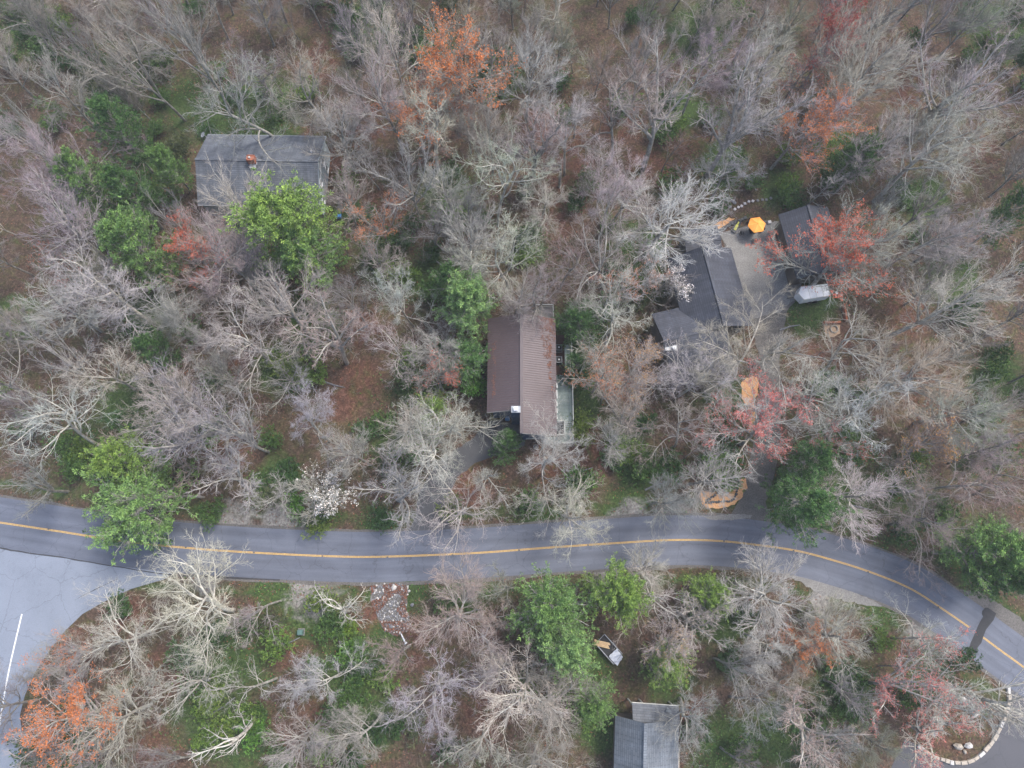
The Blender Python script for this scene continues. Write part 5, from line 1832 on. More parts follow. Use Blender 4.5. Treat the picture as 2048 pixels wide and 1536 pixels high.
# crown centre in the photograph, crown width in its pixels, height (m), kind, variant, tint, look for the label
T = [
 # inside the lot
 (905, 95, 175, 21, 'maple', 0, GREY, ORANGE, 'large maple covered in orange buds'),
 (862, 185, 130, 15, 'maple', 1, PINK, ORANGE, 'smaller orange budded maple'),
 (1058, 110, 115, 18, 'brush', 0, LILAC, None, 'rounded grey tree of dense fine twigs'),
 (1075, 215, 130, 20, 'vase', 0, GREY, None, 'tall bare tree with ascending limbs'),
 (850, 205, 150, 20, 'oak', 0, PALE, None, 'pale bare oak'),
 (765, 150, 125, 20, 'brush', 1, GREY, None, 'grey bare tree with fine twigs'),
 (775, 50, 130, 21, 'oak', 1, PALE, None, 'pale crooked bare oak'),
 (800, 300, 115, 22, 'vase', 1, GREY, None, 'bare tree on a long straight trunk'),
 (990, 320, 175, 21, 'oak', 2, PALE, None, 'wide pale bare oak'),
 (890, 345, 90, 15, 'brush', 2, GREY, None, 'small bare tree'),
 (742, 415, 105, 15, 'maple_sparse', 0, GREY, ORANGE, 'leaning orange budded maple'),
 (1150, 195, 135, 22, 'oak', 3, PALE, None, 'gnarled bare oak with heavy limbs'),
 (1130, 292, 95, 13, 'snag', 0, PALE, None, 'pale dead tree with thick broken limbs'),
 (1232, 380, 150, 20, 'oak', 1, PALE, None, 'forked pale bare oak'),
 (1015, 480, 150, 19, 'oak', 0, PALE, None, 'pale bare oak'),
 (930, 470, 120, 17, 'brush', 3, GREY, None, 'fine twigged bare tree'),
 (1135, 500, 120, 16, 'oak', 2, PINK, None, 'pinkish bare oak'),
 (980, 235, 100, 17, 'brush', 1, PINK, None, 'pinkish fine twigged tree'),
 (735, 490, 90, 15, 'oak', 3, GREY, None, 'bare oak'),
 (800, 590, 115, 15, 'oak', 1, PALE, None, 'crooked pale oak'),
 (772, 675, 125, 15, 'oak', 2, PALE, None, 'low spreading pale oak'),
 (870, 680, 90, 14, 'brush', 0, GREY, None, 'small fine twigged tree'),
 (875, 750, 100, 13, 'bud_brush', 0, GREY, REDO, 'small bare tree with a few rusty buds'),
 (800, 830, 105, 14, 'brush', 2, TAN, None, 'tan fine twigged tree'),
 (905, 830, 140, 17, 'oak', 3, PALE, None, 'tall pale oak beside the drive'),
 (850, 915, 165, 17, 'oak', 0, PALE, None, 'wide pale oak over the drive'),
 (975, 945, 100, 13, 'vase', 2, TAN, None, 'tan bare tree'),
 (1098, 925, 155, 15, 'oak', 1, PALE, None, 'very pale spreading oak'),
 (895, 1050, 175, 12, 'oak', 2, PALE, None, 'pale tree reaching over the road'),
 (1140, 1020, 140, 13, 'oak', 3, PALE, None, 'pale tree reaching over the road edge'),
 (765, 985, 140, 15, 'vase', 3, GREY, None, 'bare tree with drooping fine twigs'),
 (1085, 565, 120, 15, 'oak', 0, PINK, None, 'bare oak behind the house'),
 (1025, 590, 90, 12, 'brush', 3, TAN, None, 'brown twiggy small tree'),
 (700, 905, 90, 15, 'brush', 1, GREY, None, 'grey twiggy tree'),
 (935, 605, 105, 14, 'pine', 0, None, PG4, 'bright pale green pine'),
 (898, 560, 75, 12, 'pine', 1, None, PG3, 'small dark green pine'),
 (925, 715, 95, 9, 'pine', 2, None, PG3, 'green pine touching the brown roof'),
 (858, 820, 60, 9, 'pine', 3, None, PG2, 'yellow green young pine'),
 (1012, 885, 52, 7, 'pine', 0, None, PG3, 'small young pine by the drive'),
 (1152, 645, 80, 8, 'pine', 1, None, PG3, 'low green pine beside the deck'),
 (1152, 735, 50, 6, 'pine', 2, None, PG3, 'small green pine overhanging the deck'),
 # right of the lot
 (1262, 175, 160, 21, 'oak', 2, GREY, None, 'grey bare oak'),
 (1335, 195, 165, 21, 'vase', 3, TAN, None, 'tall tan bare tree'),
 (1345, 395, 165, 19, 'brush', 0, PALE, None, 'pale bristling bare tree'),
 (1490, 205, 160, 21, 'vase', 0, LILAC, None, 'lilac grey tree with long ascending limbs'),
 (1480, 300, 140, 18, 'oak', 3, GREY, None, 'grey crooked oak'),
 (1560, 105, 160, 21, 'oak', 0, GREY, None, 'bare oak with drooping limbs'),
 (1625, 215, 135, 18, 'maple', 2, GREY, ORANGE, 'orange budded maple'),
 (1690, 35, 90, 17, 'maple', 0, PINK, RED_, 'deep red budded maple'),
 (1425, 75, 150, 21, 'oak', 1, GREY, None, 'tall grey oak'),
 (1300, 60, 130, 21, 'vase', 1, GREY, None, 'tall bare tree'),
 (1770, 110, 170, 21, 'brush', 1, PINK, None, 'large pinkish twiggy tree'),
 (1700, 475, 172, 15, 'maple', 0, GREY, REDO, 'red orange maple spreading over the garage'),
 (1245, 610, 150, 15, 'oak', 3, PALE, None, 'pale bare oak'),
 (1225, 560, 110, 14, 'maple_sparse', 1, PALE, ORANGE, 'bare tree tipped with orange buds'),
 (1206, 745, 100, 13, 'bud_brush', 1, GREY, ORANGE, 'twiggy tree with orange tips beside the deck'),
 (1268, 745, 100, 13, 'bud_brush', 2, TAN, GOLD, 'tan twiggy tree with faint orange tips'),
 (1335, 745, 95, 14, 'oak', 0, PALE, None, 'white limbed small oak'),
 (1243, 890, 85, 13, 'brush', 2, LILAC, None, 'small lilac grey tree'),
 (1400, 860, 130, 16, 'oak', 2, GREY, None, 'open grey oak'),
 (1545, 860, 165, 14, 'maple', 2, PALE, ROSE, 'large maple covered in rose red buds'),
 (1425, 950, 110, 14, 'brush', 3, PINK, None, 'pinkish twiggy tree'),
 (1490, 685, 205, 16, 'oak', 1, TAN, None, 'wide beige oak'),
 (1412, 735, 150, 15, 'oak', 3, PALE, None, 'grey crooked oak'),
 (1600, 690, 150, 16, 'vase', 2, TAN, None, 'beige bare tree with fanned limbs'),
 (1640, 760, 130, 16, 'oak', 0, PALE, None, 'pale crooked oak'),
 (1755, 690, 180, 20, 'oak', 2, PINK, None, 'large pinkish oak'),
 (1865, 730, 160, 18, 'brush', 0, PINK, None, 'pinkish bristling tree'),
 (1925, 590, 170, 20, 'brush', 2, PALE, None, 'large pale bristling tree'),
 (1800, 440, 150, 20, 'oak', 3, PALE, None, 'pale gnarled oak'),
 (1905, 250, 200, 23, 'oak', 0, GREY, None, 'very large grey oak'),
 (1985, 110, 180, 22, 'vase', 3, GREY, None, 'tall grey tree with long limbs'),
 (1900, 440, 160, 21, 'oak', 1, PALE, None, 'pale spreading oak'),
 (1780, 260, 110, 19, 'brush', 3, LILAC, None, 'lilac grey twiggy tree'),
 (1690, 870, 100, 12, 'maple_sparse', 0, GREY, RED_, 'small tree with red buds'),
 (1760, 820, 180, 18, 'oak', 3, PALE, None, 'large pale oak with crooked limbs'),
 (1890, 905, 110, 14, 'bud_brush', 0, GREY, GOLD, 'bare tree with golden orange tips'),
 (1730, 975, 135, 15, 'brush', 1, PALE, None, 'pale twiggy tree'),
 (1985, 960, 150, 19, 'oak', 2, PINK, None, 'pinkish crooked oak'),
 (1975, 800, 120, 18, 'brush', 0, GREY, None, 'grey twiggy tree'),
 (1610, 1000, 125, 15, 'pine', 3, None, PG3, 'dark pine leaning over the road'),
 (1622, 930, 90, 13, 'pine', 1, None, PG3, 'dark green pine'),
 (1950, 1105, 130, 13, 'pine', 2, None, PG, 'green pine near the road'),
 (2020, 1140, 100, 13, 'pine', 0, None, PG3, 'dark green pine at the right edge'),
 (2030, 430, 70, 15, 'pine', 1, None, PG3, 'dark green pine at the right edge'),
 (1710, 310, 75, 12, 'pine', 2, None, PG3, 'dark green pine'),
 (1345, 545, 70, 9, 'dogwood', 0, GREY, (.8, .76, .78), 'white blossoming dogwood'),
 # left of the lot
 (570, 445, 178, 17, 'pine', 2, None, PG2, 'largest bright green pine'),
 (625, 510, 120, 13, 'pine', 3, None, PG, 'green pine'),
 (270, 490, 115, 15, 'pine', 0, None, PG, 'bright green pine'),
 (180, 365, 95, 15, 'pine', 1, None, PG, 'green pine'),
 (265, 400, 80, 13, 'pine', 2, None, PG3, 'dark green pine'),
 (235, 270, 95, 15, 'pine', 3, None, PG3, 'dark green pine'),
 (335, 330, 60, 11, 'pine', 0, None, PG, 'small green pine'),
 (365, 500, 110, 14, 'maple', 1, PINK, REDO, 'red orange maple'),
 (435, 500, 150, 16, 'brush', 1, LILAC, None, 'lilac grey twiggy tree'),
 (415, 385, 125, 15, 'brush', 3, LILAC, None, 'lilac grey tree overhanging the grey roof'),
 (455, 150, 195, 22, 'oak', 2, GREY, None, 'very large grey oak'),
 (605, 130, 130, 18, 'oak', 0, GREY, None, 'grey crooked oak'),
 (665, 230, 115, 16, 'brush', 0, GREY, None, 'grey bristling tree'),
 (240, 70, 150, 22, 'vase', 1, GREY, None, 'tall bare tree'),
 (60, 120, 140, 21, 'oak', 3, GREY, None, 'grey oak'),
 (360, 60, 130, 21, 'vase', 2, LILAC, None, 'lilac grey tall tree'),
 (80, 280, 170, 21, 'oak', 1, LILAC, None, 'lilac grey crooked oak'),
 (60, 410, 140, 20, 'brush', 2, LILAC, None, 'dense lilac grey tree'),
 (170, 560, 200, 20, 'oak', 0, PALE, None, 'wide pale oak'),
 (70, 590, 120, 17, 'brush', 3, LILAC, None, 'lilac twiggy tree'),
 (555, 600, 150, 18, 'brush', 0, GREY, None, 'grey bristling tree'),
 (640, 665, 135, 17, 'vase', 3, PINK, None, 'pinkish tree with fanned limbs'),
 (465, 670, 165, 18, 'oak', 3, PALE, None, 'pale leaning oak'),
 (290, 800, 165, 19, 'brush', 2, GREY, None, 'large bristling grey tree'),
 (400, 830, 180, 19, 'vase', 0, GREY, None, 'large fanned grey tree'),
 (455, 870, 150, 17, 'vase', 2, LILAC, None, 'lilac grey fanned tree'),
 (50, 855, 190, 19, 'oak', 2, PALE, None, 'white limbed spreading oak'),
 (165, 735, 120, 17, 'oak', 0, PALE, None, 'whitish oak'),
 (65, 715, 130, 18, 'vase', 1, GREY, None, 'grey tree with crossing limbs'),
 (608, 850, 130, 15, 'oak', 1, PALE, None, 'pale oak with knobbly limbs'),
 (430, 960, 125, 13, 'vase', 3, PALE, None, 'white limbed fanned tree'),
 (640, 985, 90, 9, 'dogwood', 1, GREY, (.8, .77, .75), 'white blossoming dogwood'),
 (265, 925, 112, 13, 'pine', 2, None, PG2, 'bright yellow green pine'),
 (255, 1003, 178, 12, 'pine', 3, None, PG, 'broad green pine leaning over the road'),
 (305, 700, 60, 11, 'pine', 0, None, PG3, 'small dark green pine'),
 (540, 980, 90, 11, 'oak', 3, GREY, None, 'small grey oak'),
 # below the road
 (195, 1285, 170, 14, 'oak', 3, PALE, None, 'pale oak with curling limbs'),
 (130, 1310, 110, 13, 'vase', 1, LILAC, None, 'lilac grey tree at the lot edge'),
 (370, 1240, 210, 16, 'oak', 0, PALE, None, 'large pale oak'),
 (330, 1400, 165, 15, 'oak', 2, PALE, None, 'pale oak'),
 (115, 1455, 175, 13, 'maple', 0, GREY, ORANGE, 'orange budded maple'),
 (205, 1450, 120, 13, 'brush', 3, TAN, None, 'tan twiggy tree'),
 (665, 1235, 100, 10, 'snag', 1, (.46, .43, .39), None, 'short white dead tree'),
 (500, 1215, 100, 13, 'vase', 2, GREY, None, 'small fanned tree'),
 (640, 1375, 125, 14, 'oak', 1, PALE, None, 'pale oak'),
 (500, 1385, 90, 11, 'snag', 2, GREY, None, 'grey dead tree over green shrubs'),
 (908, 1248, 165, 12, 'brush', 1, (.33, .26, .21), None, 'round tan tree of dense twigs'),
 (870, 1390, 170, 15, 'oak', 3, PALE, None, 'white limbed crooked oak'),
 (1075, 1370, 165, 15, 'brush', 2, PALE, None, 'pale bristling tree'),
 (1000, 1345, 110, 14, 'vase', 0, PINK, None, 'pinkish tree'),
 (1090, 1450, 170, 15, 'oak', 0, PINK, None, 'pinkish grey oak'),
 (1100, 1225, 140, 13, 'pine', 1, None, PG, 'green pine'),
 (1140, 1285, 110, 13, 'pine', 0, None, PG4, 'pale green pine'),
 (1225, 1190, 115, 12, 'pine', 2, None, PG2, 'yellow green pine touching the road'),
 (1298, 1140, 85, 10, 'brush', 3, TAN, None, 'small beige tree touching the road'),
 (1345, 1205, 135, 13, 'oak', 2, PALE, None, 'pale oak'),
 (1352, 1292, 88, 12, 'bud_brush', 1, PALE, (.42, .3, .14), 'beige tree with tan buds over the trailer'),
 (1400, 1240, 110, 13, 'vase', 3, PALE, None, 'pale fanned tree'),
 (1350, 1330, 85, 8, 'pine', 3, None, PG2, 'yellow green young pine'),
 (1420, 1190, 80, 9, 'pine', 0, None, PG2, 'yellow green young pine by the road'),
 (1190, 1400, 85, 9, 'pine', 1, None, PG, 'green young pine'),
 (1570, 1205, 160, 14, 'brush', 0, LILAC, None, 'lilac grey bristling tree'),
 (1555, 1290, 125, 14, 'oak', 1, PALE, None, 'pale oak'),
 (1625, 1325, 90, 11, 'maple', 2, GREY, ORANGE, 'small orange budded maple'),
 (1715, 1290, 130, 14, 'brush', 3, GREY, None, 'grey twiggy tree'),
 (1490, 1350, 125, 15, 'vase', 1, GREY, None, 'grey fanned tree'),
 (1600, 1390, 110, 14, 'oak', 3, GREY, None, 'grey oak'),
 (1820, 1400, 200, 13, 'maple_sparse', 1, PINK, ROSE, 'large pale tree with rose red buds'),
 (1890, 1300, 115, 13, 'oak', 2, PALE, None, 'pale oak at the road edge'),
 (2015, 1400, 200, 13, 'vase', 2, PALE, None, 'white fanned tree at the right edge'),
 (1890, 1480, 150, 9, 'maple_sparse', 0, PALE, ROSE, 'small rose budded tree'),
 (1945, 1385, 110, 10, 'vase', 0, PALE, None, 'pale slender tree'),
 (1400, 1440, 120, 14, 'oak', 0, GREY, None, 'grey oak'),
 (1530, 1440, 140, 15, 'oak', 2, GREY, None, 'grey oak'),
 (1680, 1470, 150, 15, 'vase', 3, TAN, None, 'tan fanned tree'),
 (720, 1480, 150, 15, 'oak', 1, TAN, None, 'tan oak'),
 (590, 1490, 120, 14, 'brush', 2, TAN, None, 'tan twiggy tree'),
 (450, 1480, 130, 13, 'snag', 0, PALE, None, 'pale dead tree with long bare limbs'),
 (800, 1310, 80, 10, 'vase', 0, PINK, None, 'slender pinkish tree'),
 (960, 1500, 120, 14, 'vase', 1, PALE, None, 'pale fanned tree'),
]
BASEW = {}


def crown_width(kind, variant):
    key = (kind, variant)
    if key not in BASEW:
        me = proto(kind, variant)[-1 if kind == 'pine' else 1][1]
        co = np.zeros(len(me.vertices) * 3, np.float32)
        me.vertices.foreach_get('co', co)
        co = co.reshape(-1, 3)
        r = np.hypot(co[:, 0], co[:, 1])
        BASEW[key] = 2 * np.percentile(r, 93)
    return BASEW[key]


BH = {'sapling': 7.0, 'dogwood': 8.0, 'maple': 18.0, 'maple_sparse': 18.0, 'bud_brush': 18.0, 'pine': 18.0}
NAMES = {'pine': 'pine_tree', 'maple': 'maple_tree', 'maple_sparse': 'maple_tree', 'dogwood': 'dogwood_tree', 'snag': 'dead_tree', 'oak': 'oak_tree', 'sapling': 'sapling'}
placed = []          # x, y, crown radius
trng = np.random.default_rng(5)
for (px, py, wpx, h, kind, var, tint, bud, look) in T:
    zc = h * (.8 if kind != 'pine' else .62)
    x, y = a2(px, py, zc)
    depth = (H - zc) / 1.0
    wm = (a2(px + wpx / 2, py, zc)[0] - a2(px - wpx / 2, py, zc)[0]) * (1.05 if kind == 'pine' else 1.36)
    s = h / BH.get(kind, 20.0)
    ws = float(np.clip(wm / (crown_width(kind, var) * s), .6, 2.0))
    tint2 = tuple(min(1, c * trng.uniform(.85, 1.15)) for c in (tint or GREY))
    # a trunk never stands inside a house or on the road: move it to the nearest free ground and lean it back
    lean = (trng.normal(0, .03), trng.normal(0, .03))
    P0 = np.array([[x, y]])
    dd = clear_dist(P0)[0]
    if dd < 0.7:
        best = None
        for a in np.linspace(0, 6.28, 33):
            for r in np.arange(.5, 9, .5):
                q = P0 + r * np.array([[math.cos(a), math.sin(a)]])
                if clear_dist(q)[0] > .8 and (best is None or r < best[0]):
                    best = (r, q[0])
        if best is not None:
            dx, dy = x - best[1][0], y - best[1][1]
            lean = (-math.atan2(dy, zc), math.atan2(dx, zc))
            x, y = best[1]
    o = plant(kind, var, x, y, h, ws, tint2, bud, lean, name=NAMES.get(kind, 'bare_tree'), rng=trng)
    placed.append((x, y, wm / 2))
    TREES.append([o, px, py, look, kind])
for poly in ([(1185, 1262), (1212, 1258), (1252, 1308), (1230, 1338), (1186, 1296)], [(1590, 562), (1668, 560), (1695, 600), (1695, 645), (1685, 675), (1645, 675), (1640, 640), (1595, 606)],
             [(1452, 392), (1550, 388), (1550, 405), (1480, 424), (1452, 424)], [(652, 330), (690, 330), (692, 445), (655, 445)], [(588, 1254), (612, 1254), (612, 1278), (588, 1278)]):
    HOUSES.append([a2(*p) for p in poly])          # things stand here: nothing grows through them
build_ground()

# the rest of the wood, closing the gaps between the trees above ------------------------------------
frng = np.random.default_rng(21)


def candidates(n, m=10, top=82.0):
    """random ground points under the view and a little beyond"""
    out = np.stack([frng.uniform(-98, 98, n), frng.uniform(-40 - m, top + m, n)], 1)
    px, py = to_px(out[:, 0], out[:, 1], 8.0)
    k = (px > -150) & (px < 2198) & (py > -190) & (py < 1660)
    return out[k]


C = candidates(5200)
cd = clear_dist(C)
C = C[cd > 1.2]
nfill = 0
MIXES = [('brush', GREY, 'grey twiggy tree'), ('brush', PINK, 'pinkish twiggy tree'), ('oak', GREY, 'grey bare tree'), ('oak', TAN, 'tan bare tree'), ('vase', LILAC, 'lilac grey bare tree'),
         ('vase', GREY, 'slender grey tree'), ('oak', PINK, 'pinkish bare tree'), ('brush', OLIVE, 'olive twiggy tree'), ('brush', LILAC, 'lilac grey twiggy tree'), ('oak', PALE, 'pale bare tree')]
for x, y in C:
    if nfill >= 180:
        break
    D = min((math.hypot(x - a, y - b) for a, b, c in placed), default=99)
    if D < 4.3:
        continue
    px, py = to_px(x, y, 14)
    south = py > 1100
    h = float(frng.uniform(9, 13) if south else frng.uniform(11, 17))
    kind, tint, look = MIXES[int(frng.integers(len(MIXES)))]
    if frng.random() < .05:
        kind, tint, look = 'bud_brush', GREY, 'grey tree with rusty buds'
    zc = h * .8
    px, py = to_px(x, y, zc)
    if (950 < px < 1160 and 600 < py < 900) or (1330 < px < 1700 and 400 < py < 680) or (1590 < px < 1700 and py < 560 and py > 380) or (1430 < px < 1570 and 660 < py < 1030) or (1560 < px < 1740 and 500 < py < 720) or (1170 < px < 1270 and 1240 < py < 1350) or (1215 < px < 1370 and py > 1390) or (385 < px < 665 and 255 < py < 420):
        continue
    o = plant(kind, int(frng.integers(6 if kind in ('oak', 'brush') else 4)) if kind != 'bud_brush' else int(frng.integers(3)), x, y, h, float(frng.uniform(.75, 1.15)), tuple(c * frng.uniform(.6, .85) for c in tint),
              REDO, (frng.normal(0, .05), frng.normal(0, .05)), name=NAMES.get(kind, 'bare_tree'), rng=frng)
    placed.append((x, y, 3))
    TREES.append([o, px, py, look, kind])
    nfill += 1

# saplings: one mesh each, thin and light -------------------------------------------------------------
SAP = []
for v in range(5):
    t, b, e = bare_tree(520 + v, 7.0, 'sapling')
    o1 = bpy.data.objects.new('a', t); o2 = bpy.data.objects.new('b', b)
    import bmesh
    bm = bmesh.new(); bm.from_mesh(t); bm.from_mesh(b)
    me = bpy.data.meshes.new('sapling'); bm.to_mesh(me); bm.free()
    me.materials.append(MAT['bark'])
    bpy.data.objects.remove(o1); bpy.data.objects.remove(o2)
    SAP.append(me)
C = candidates(3000)
C = C[clear_dist(C) > .9]
k = 0
for x, y in C:
    if k >= 190:
        break
    qx, qy = to_px(x, y, 4)
    if (1580 < qx < 1700 and 540 < qy < 670) or (1170 < qx < 1260 and 1250 < qy < 1345):
        continue
    if min(math.hypot(x - a, y - b) for a, b, c in placed) < 1.6:
        continue
    me = SAP[int(frng.integers(5))]
    o = bpy.data.objects.new('sapling', me)
    COL.objects.link(o)
    h = float(frng.uniform(4.5, 9.5))
    o.location = (x, y, -.1); o.rotation_euler = (frng.normal(0, .08), frng.normal(0, .08), frng.random() * 6.28)
    o.scale = (h / 7 * 1.2, h / 7 * 1.2, h / 7)
    tint, look = [((.26, .16, .14), 'thin pinkish sapling'), (GREY, 'thin grey sapling'), (OLIVE, 'thin olive sapling'), ((.3, .13, .09), 'thin reddish sapling')][int(frng.choice(4, p=[.35, .35, .2, .1]))]
    o.color = (*tint, 1)
    px, py = to_px(x, y, h * .7)
    TREES.append([o, px, py, look, 'sapling'])
    k += 1

# evergreen shrubs: in the green parts of the wood ------------------------------------------------------
def greenness(px, py):
    return max((1.2 - math.hypot(px - cx, py - cy) / (r * 1.25) for cx, cy, r in GREEN), default=0)


C = candidates(9000)
C = C[clear_dist(C) > .9]
k = 0
shr = []
for x, y in C:
    if k >= 255:
        break
    px, py = to_px(x, y, 2)
    g = greenness(px, py)
    if frng.random() > (.95 if g > .25 else .10):
        continue
    if shr and min(math.hypot(x - a, y - b) for a, b in shr) < 1.9:
        continue
    shr.append((x, y))
    ttl = [((.05, .115, .032), 'dark green evergreen shrub'), ((.085, .165, .042), 'green evergreen shrub'), ((.13, .22, .045), 'bright green shrub'), ((.10, .125, .055), 'olive green shrub')]
    tint, look = ttl[int(frng.choice(4, p=[.4, .32, .12, .16]))]
    o = plant('shrub', int(frng.integers(5)), x, y, float(frng.uniform(1.8, 4.6)), float(frng.uniform(.8, 1.25)), (.2, .16, .12), tint, (0, 0), name='evergreen_shrub', rng=frng)
    TREES.append([o, px, py, look, 'shrub'])
    k += 1

GS = [(1148, 812), (1166, 872), (1158, 842), (950, 765), (932, 740), (842, 805), (862, 862), (872, 790), (1168, 665), (1140, 690), (915, 560), (820, 905), (1050, 505), (1125, 655), (880, 700), (845, 880), (790, 925),
      (885, 425), (775, 540), (1165, 1130), (450, 1450), (490, 1430), (430, 1400), (520, 1460), (640, 1200), (690, 1250), (700, 1310), (1460, 1180), (640, 1040), (590, 1010), (1430, 935), (1460, 955), (1160, 955), (990, 190), (1005, 160),
      (875, 1000), (905, 1015), (170, 905), (205, 470), (310, 550), (560, 725), (590, 745)]
for px, py in GS:
    x, y = a2(px, py, 1.5)
    if clear_dist(np.array([[x, y]]))[0] < .5:
        continue
    o = plant('shrub', int(frng.integers(5)), x, y, float(frng.uniform(2.4, 4.2)), float(frng.uniform(.8, 1.15)), (.2, .16, .12), (.14 * frng.uniform(.7, 1.2), .25 * frng.uniform(.8, 1.1), .045), (0, 0), name='evergreen_shrub', rng=frng)
    TREES.append([o, px, py, 'vivid green shrub', 'shrub'])

# low brush and ground cover nobody could count ------------------------------------------------------------
C = candidates(5200)
C = C[clear_dist(C) > .5][:1700]
nb = len(C)
T_ = Tubes()
hh = frng.uniform(.7, 2.2, nb)
st = np.repeat(np.column_stack([C, np.full(nb, -.25)]), 6, 0)
dirs = unit(np.column_stack([frng.normal(0, .55, nb * 6), frng.normal(0, .55, nb * 6), np.ones(nb * 6)]))
q, w = grow(frng, st, dirs, np.repeat(hh, 6) * frng.uniform(.7, 1.3, nb * 6), np.full(nb * 6, .012), 2, .12, .02, .6)
T_.add(q, w, 3, .7)
p, d, L, r, t = sprout(frng, q, w, np.repeat(hh, 6), 5, .3, 1, R(40), .25, .5, .3, .7, rmin=.009)
q, w = grow(frng, p, d, L, r, 1, .1, .04, .5)
T_.add(q, w, 3, 1.0, tip=True)
me = T_.mesh('undergrowth')
o = bpy.data.objects.new('undergrowth', me)
COL.objects.link(o)
o.color = (.125, .10, .07, 1)
o['kind'] = 'stuff'; o['label'] = 'low bare brush covering the forest floor'


def carpet(name, label, n, mat, size, dens, seed, flat, z=(0, .12)):
    r = np.random.default_rng(seed)
    P = np.stack([r.uniform(-92, 92, n), r.uniform(-44, 82, n)], 1)
    px, py = to_px(P[:, 0], P[:, 1])
    k = (px > -60) & (px < 2110) & (py > -60) & (py < 1600)
    P, px, py = P[k], px[k], py[k]
    k = r.random(len(P)) < dens(px, py, P)
    P = P[k]
    P = P[clear_dist(P) > .15]
    Z = r.uniform(z[0], z[1], len(P)) - .03
    o = scatter_quads(name, mat, np.column_stack([P, Z]), size, r, None, 'stuff', flat)
    o['label'] = label
    return o


def dgreen(px, py, P):
    acc = np.zeros(len(px))
    for cx, cy, r in GREEN:
        acc = np.maximum(acc, 1.3 - np.hypot(px - cx, py - cy) / (r * 1.2))
    n = np.array([noise.noise(Vector((a * .35, b * .35, 2))) for a, b in P])
    return np.clip(acc, .05, 1) * np.clip(.5 + n * 1.6, 0, 1)


def dred(px, py, P):
    n = np.array([noise.noise(Vector((a * .3, b * .3, 7))) for a, b in P])
    return np.clip(.55 + n * 1.5, .05, 1)


gc = carpet('ground_cover', 'low green plants growing in patches on the forest floor', 160000, 'leaf', .14, dgreen, 3, .5, (0, .35))
gc.color = (.075, .15, .035, 1)
carpet('fallen_leaves', 'dry rusty leaves strewn over the forest floor', 130000, 'litter', .11, dred, 4, .35, (0, .1))

# added scattering volume, only there to whiten and lift the darks of the view --------------------------------------------------------------
hm = bpy.data.materials.new('whitening_veil')
hm.use_nodes = True
nt = hm.node_tree
nt.nodes.clear()
out = nt.nodes.new('ShaderNodeOutputMaterial')
pv = nt.nodes.new('ShaderNodeVolumePrincipled')
pv.inputs['Density'].default_value = 0.0003
pv.inputs['Color'].default_value = (.94, .98, 1, 1)
pv.inputs['Anisotropy'].default_value = 0.0
nt.links.new(pv.outputs[0], out.inputs['Volume'])
hz = MB().box((0, 0, 46.5), (1900, 1900, 99))
MAT['whitening_veil'] = hm
ho = hz.obj('whitening_haze', 'whitening_veil', None, 'stuff')
ho['label'] = 'thin pale veil added over the whole view to whiten it'

# ------------------------------------------------------------------ labels: what it is and what it stands by
LAND = [(520, 335, 'the grey roofed house'), (1045, 750, 'the brown roofed house'), (1410, 600, 'the dark roofed house'), (1630, 490, 'the garage'), (1290, 1470, 'the blue grey roof'), (1514, 449, 'the orange umbrella'),
        (565, 420, 'the brightest big pine'), (255, 1010, 'the pine over the road'), (780, 1215, 'the roadside stone bed'), (1960, 1262, 'the dark road patch'), (1445, 995, 'the orange wood chip bed'),
        (905, 120, 'the biggest orange maple'), (365, 500, 'the red orange maple'), (1545, 860, 'the rose red maple'), (1625, 215, 'the upper right orange maple'), (115, 1455, 'the bottom left orange maple'),
        (665, 1235, 'the white dead tree'), (30, 1300, 'the white lot line'), (1110, 1240, 'the pines below the road'), (1225, 1300, 'the open trailer'), (870, 1000, 'the brown house driveway'), (640, 985, 'the lower left dogwood'),
        (20, 20, 'the top left corner'), (2028, 20, 'the top right corner'), (20, 1516, 'the bottom left corner'), (2028, 1516, 'the bottom right corner'), (1345, 545, 'the right hand dogwood'),
        (0, 640, 'the left edge midpoint'), (2048, 640, 'the right edge midpoint'), (1250, 10, 'the top edge midpoint'), (1620, 1000, 'the dark roadside pine'), (270, 490, 'the left house pines'),
        (1920, 1440, 'the bottom right stone bed'), (1340, 1085, 'the road bend'), (742, 415, 'the left orange maple'), (1690, 35, 'the deep red maple'), (1890, 905, 'the golden tipped tree'), (1150, 290, 'the pale dead tree')]
NTH = ['', 'second ', 'third ', 'fourth ', 'fifth ', 'sixth ', 'seventh ', 'eighth ', 'ninth ', 'tenth ', 'eleventh ', 'twelfth ', 'thirteenth ', 'fourteenth ', 'fifteenth ', 'sixteenth ']
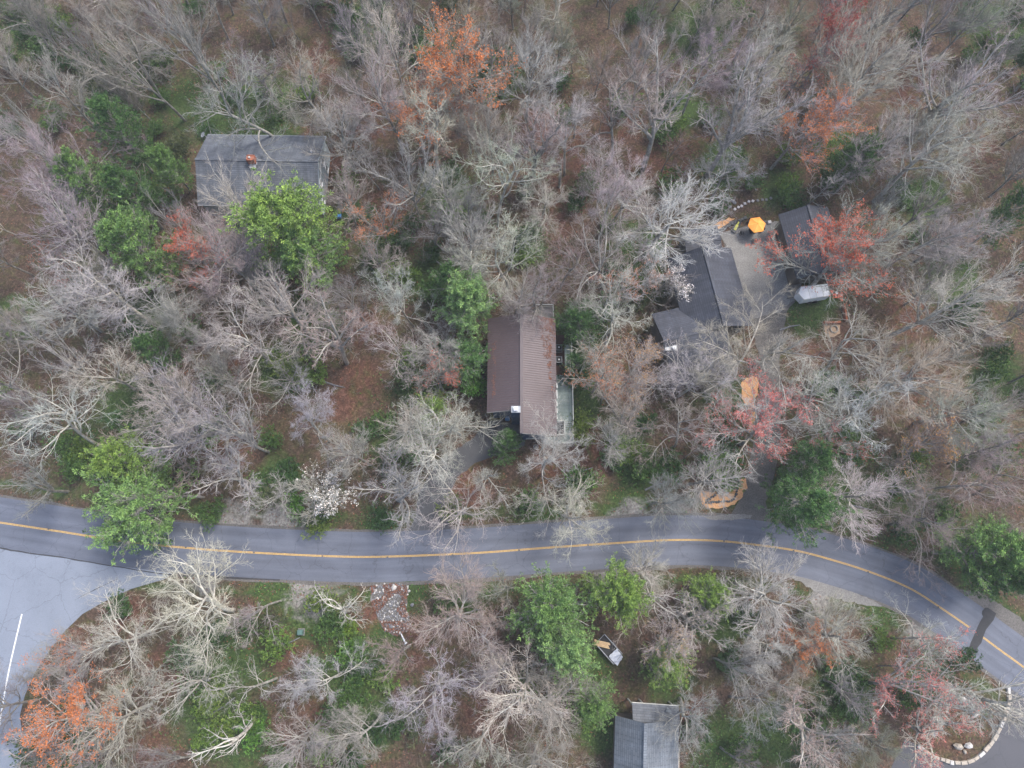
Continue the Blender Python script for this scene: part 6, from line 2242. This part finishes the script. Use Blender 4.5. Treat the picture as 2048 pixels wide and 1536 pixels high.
GROUPN = {'oak': 'bare trees of the wood', 'brush': 'bare trees of the wood', 'vase': 'bare trees of the wood', 'snag': 'dead trees of the wood', 'maple': 'budding maples', 'maple_sparse': 'budding maples',
          'bud_brush': 'bare trees of the wood', 'pine': 'evergreen pines', 'dogwood': 'blossoming dogwoods', 'sapling': 'thin saplings under the wood', 'shrub': 'evergreen shrubs under the trees', 'log': 'fallen branches on the forest floor'}
CATN = {'oak': 'tree', 'brush': 'tree', 'vase': 'tree', 'snag': 'dead tree', 'maple': 'maple tree', 'maple_sparse': 'maple tree', 'bud_brush': 'tree', 'pine': 'pine tree', 'dogwood': 'dogwood', 'sapling': 'sapling',
        'shrub': 'shrub', 'log': 'fallen branch'}
for o, px, py in LOG_OBJ:
    TREES.append([o, px, py, 'fallen grey branch', 'log'])
buckets = {}
for ent in TREES:
    o, px, py, look, kind = ent
    best = min((math.hypot(px - a, py - b), a, b, nm) for a, b, nm in LAND)
    d_, a, b, nm = best
    if d_ < 14:
        rel = 'at'
        if kind in ('pine', 'maple', 'maple_sparse', 'dogwood', 'snag'):     # the landmark tree itself
            second = sorted((math.hypot(px - a, py - b), a, b, nm) for a, b, nm in LAND)[1]
            d_, a, b, nm = second
            rel = None
    else:
        rel = None
    if rel is None:
        ang = math.degrees(math.atan2(b - py, px - a)) % 360
        rel = ['right of', 'above right of', 'above', 'above left of', 'left of', 'below left of', 'below', 'below right of'][int(((ang + 22.5) % 360) // 45)]
    buckets.setdefault((look, rel, nm), []).append((d_, ent))
for (look, rel, nm), lst in buckets.items():
    lst.sort(key=lambda e: e[0])
    for k, (d_, ent) in enumerate(lst):
        o, kind = ent[0], ent[4]
        if len(lst) == 1:
            lb = '%s %s %s' % (look, rel, nm)
        elif k == 0:
            lb = '%s %s %s, the nearest of them' % (look, rel, nm)
        else:
            lb = '%s %s %s, %snearest' % (look, rel, nm, NTH[min(k, 15)])
        o['label'] = lb
        o['category'] = CATN[kind]
        o['group'] = GROUPN[kind]
for o in bpy.data.objects:
    if '_o' in o:
        del o['_o']
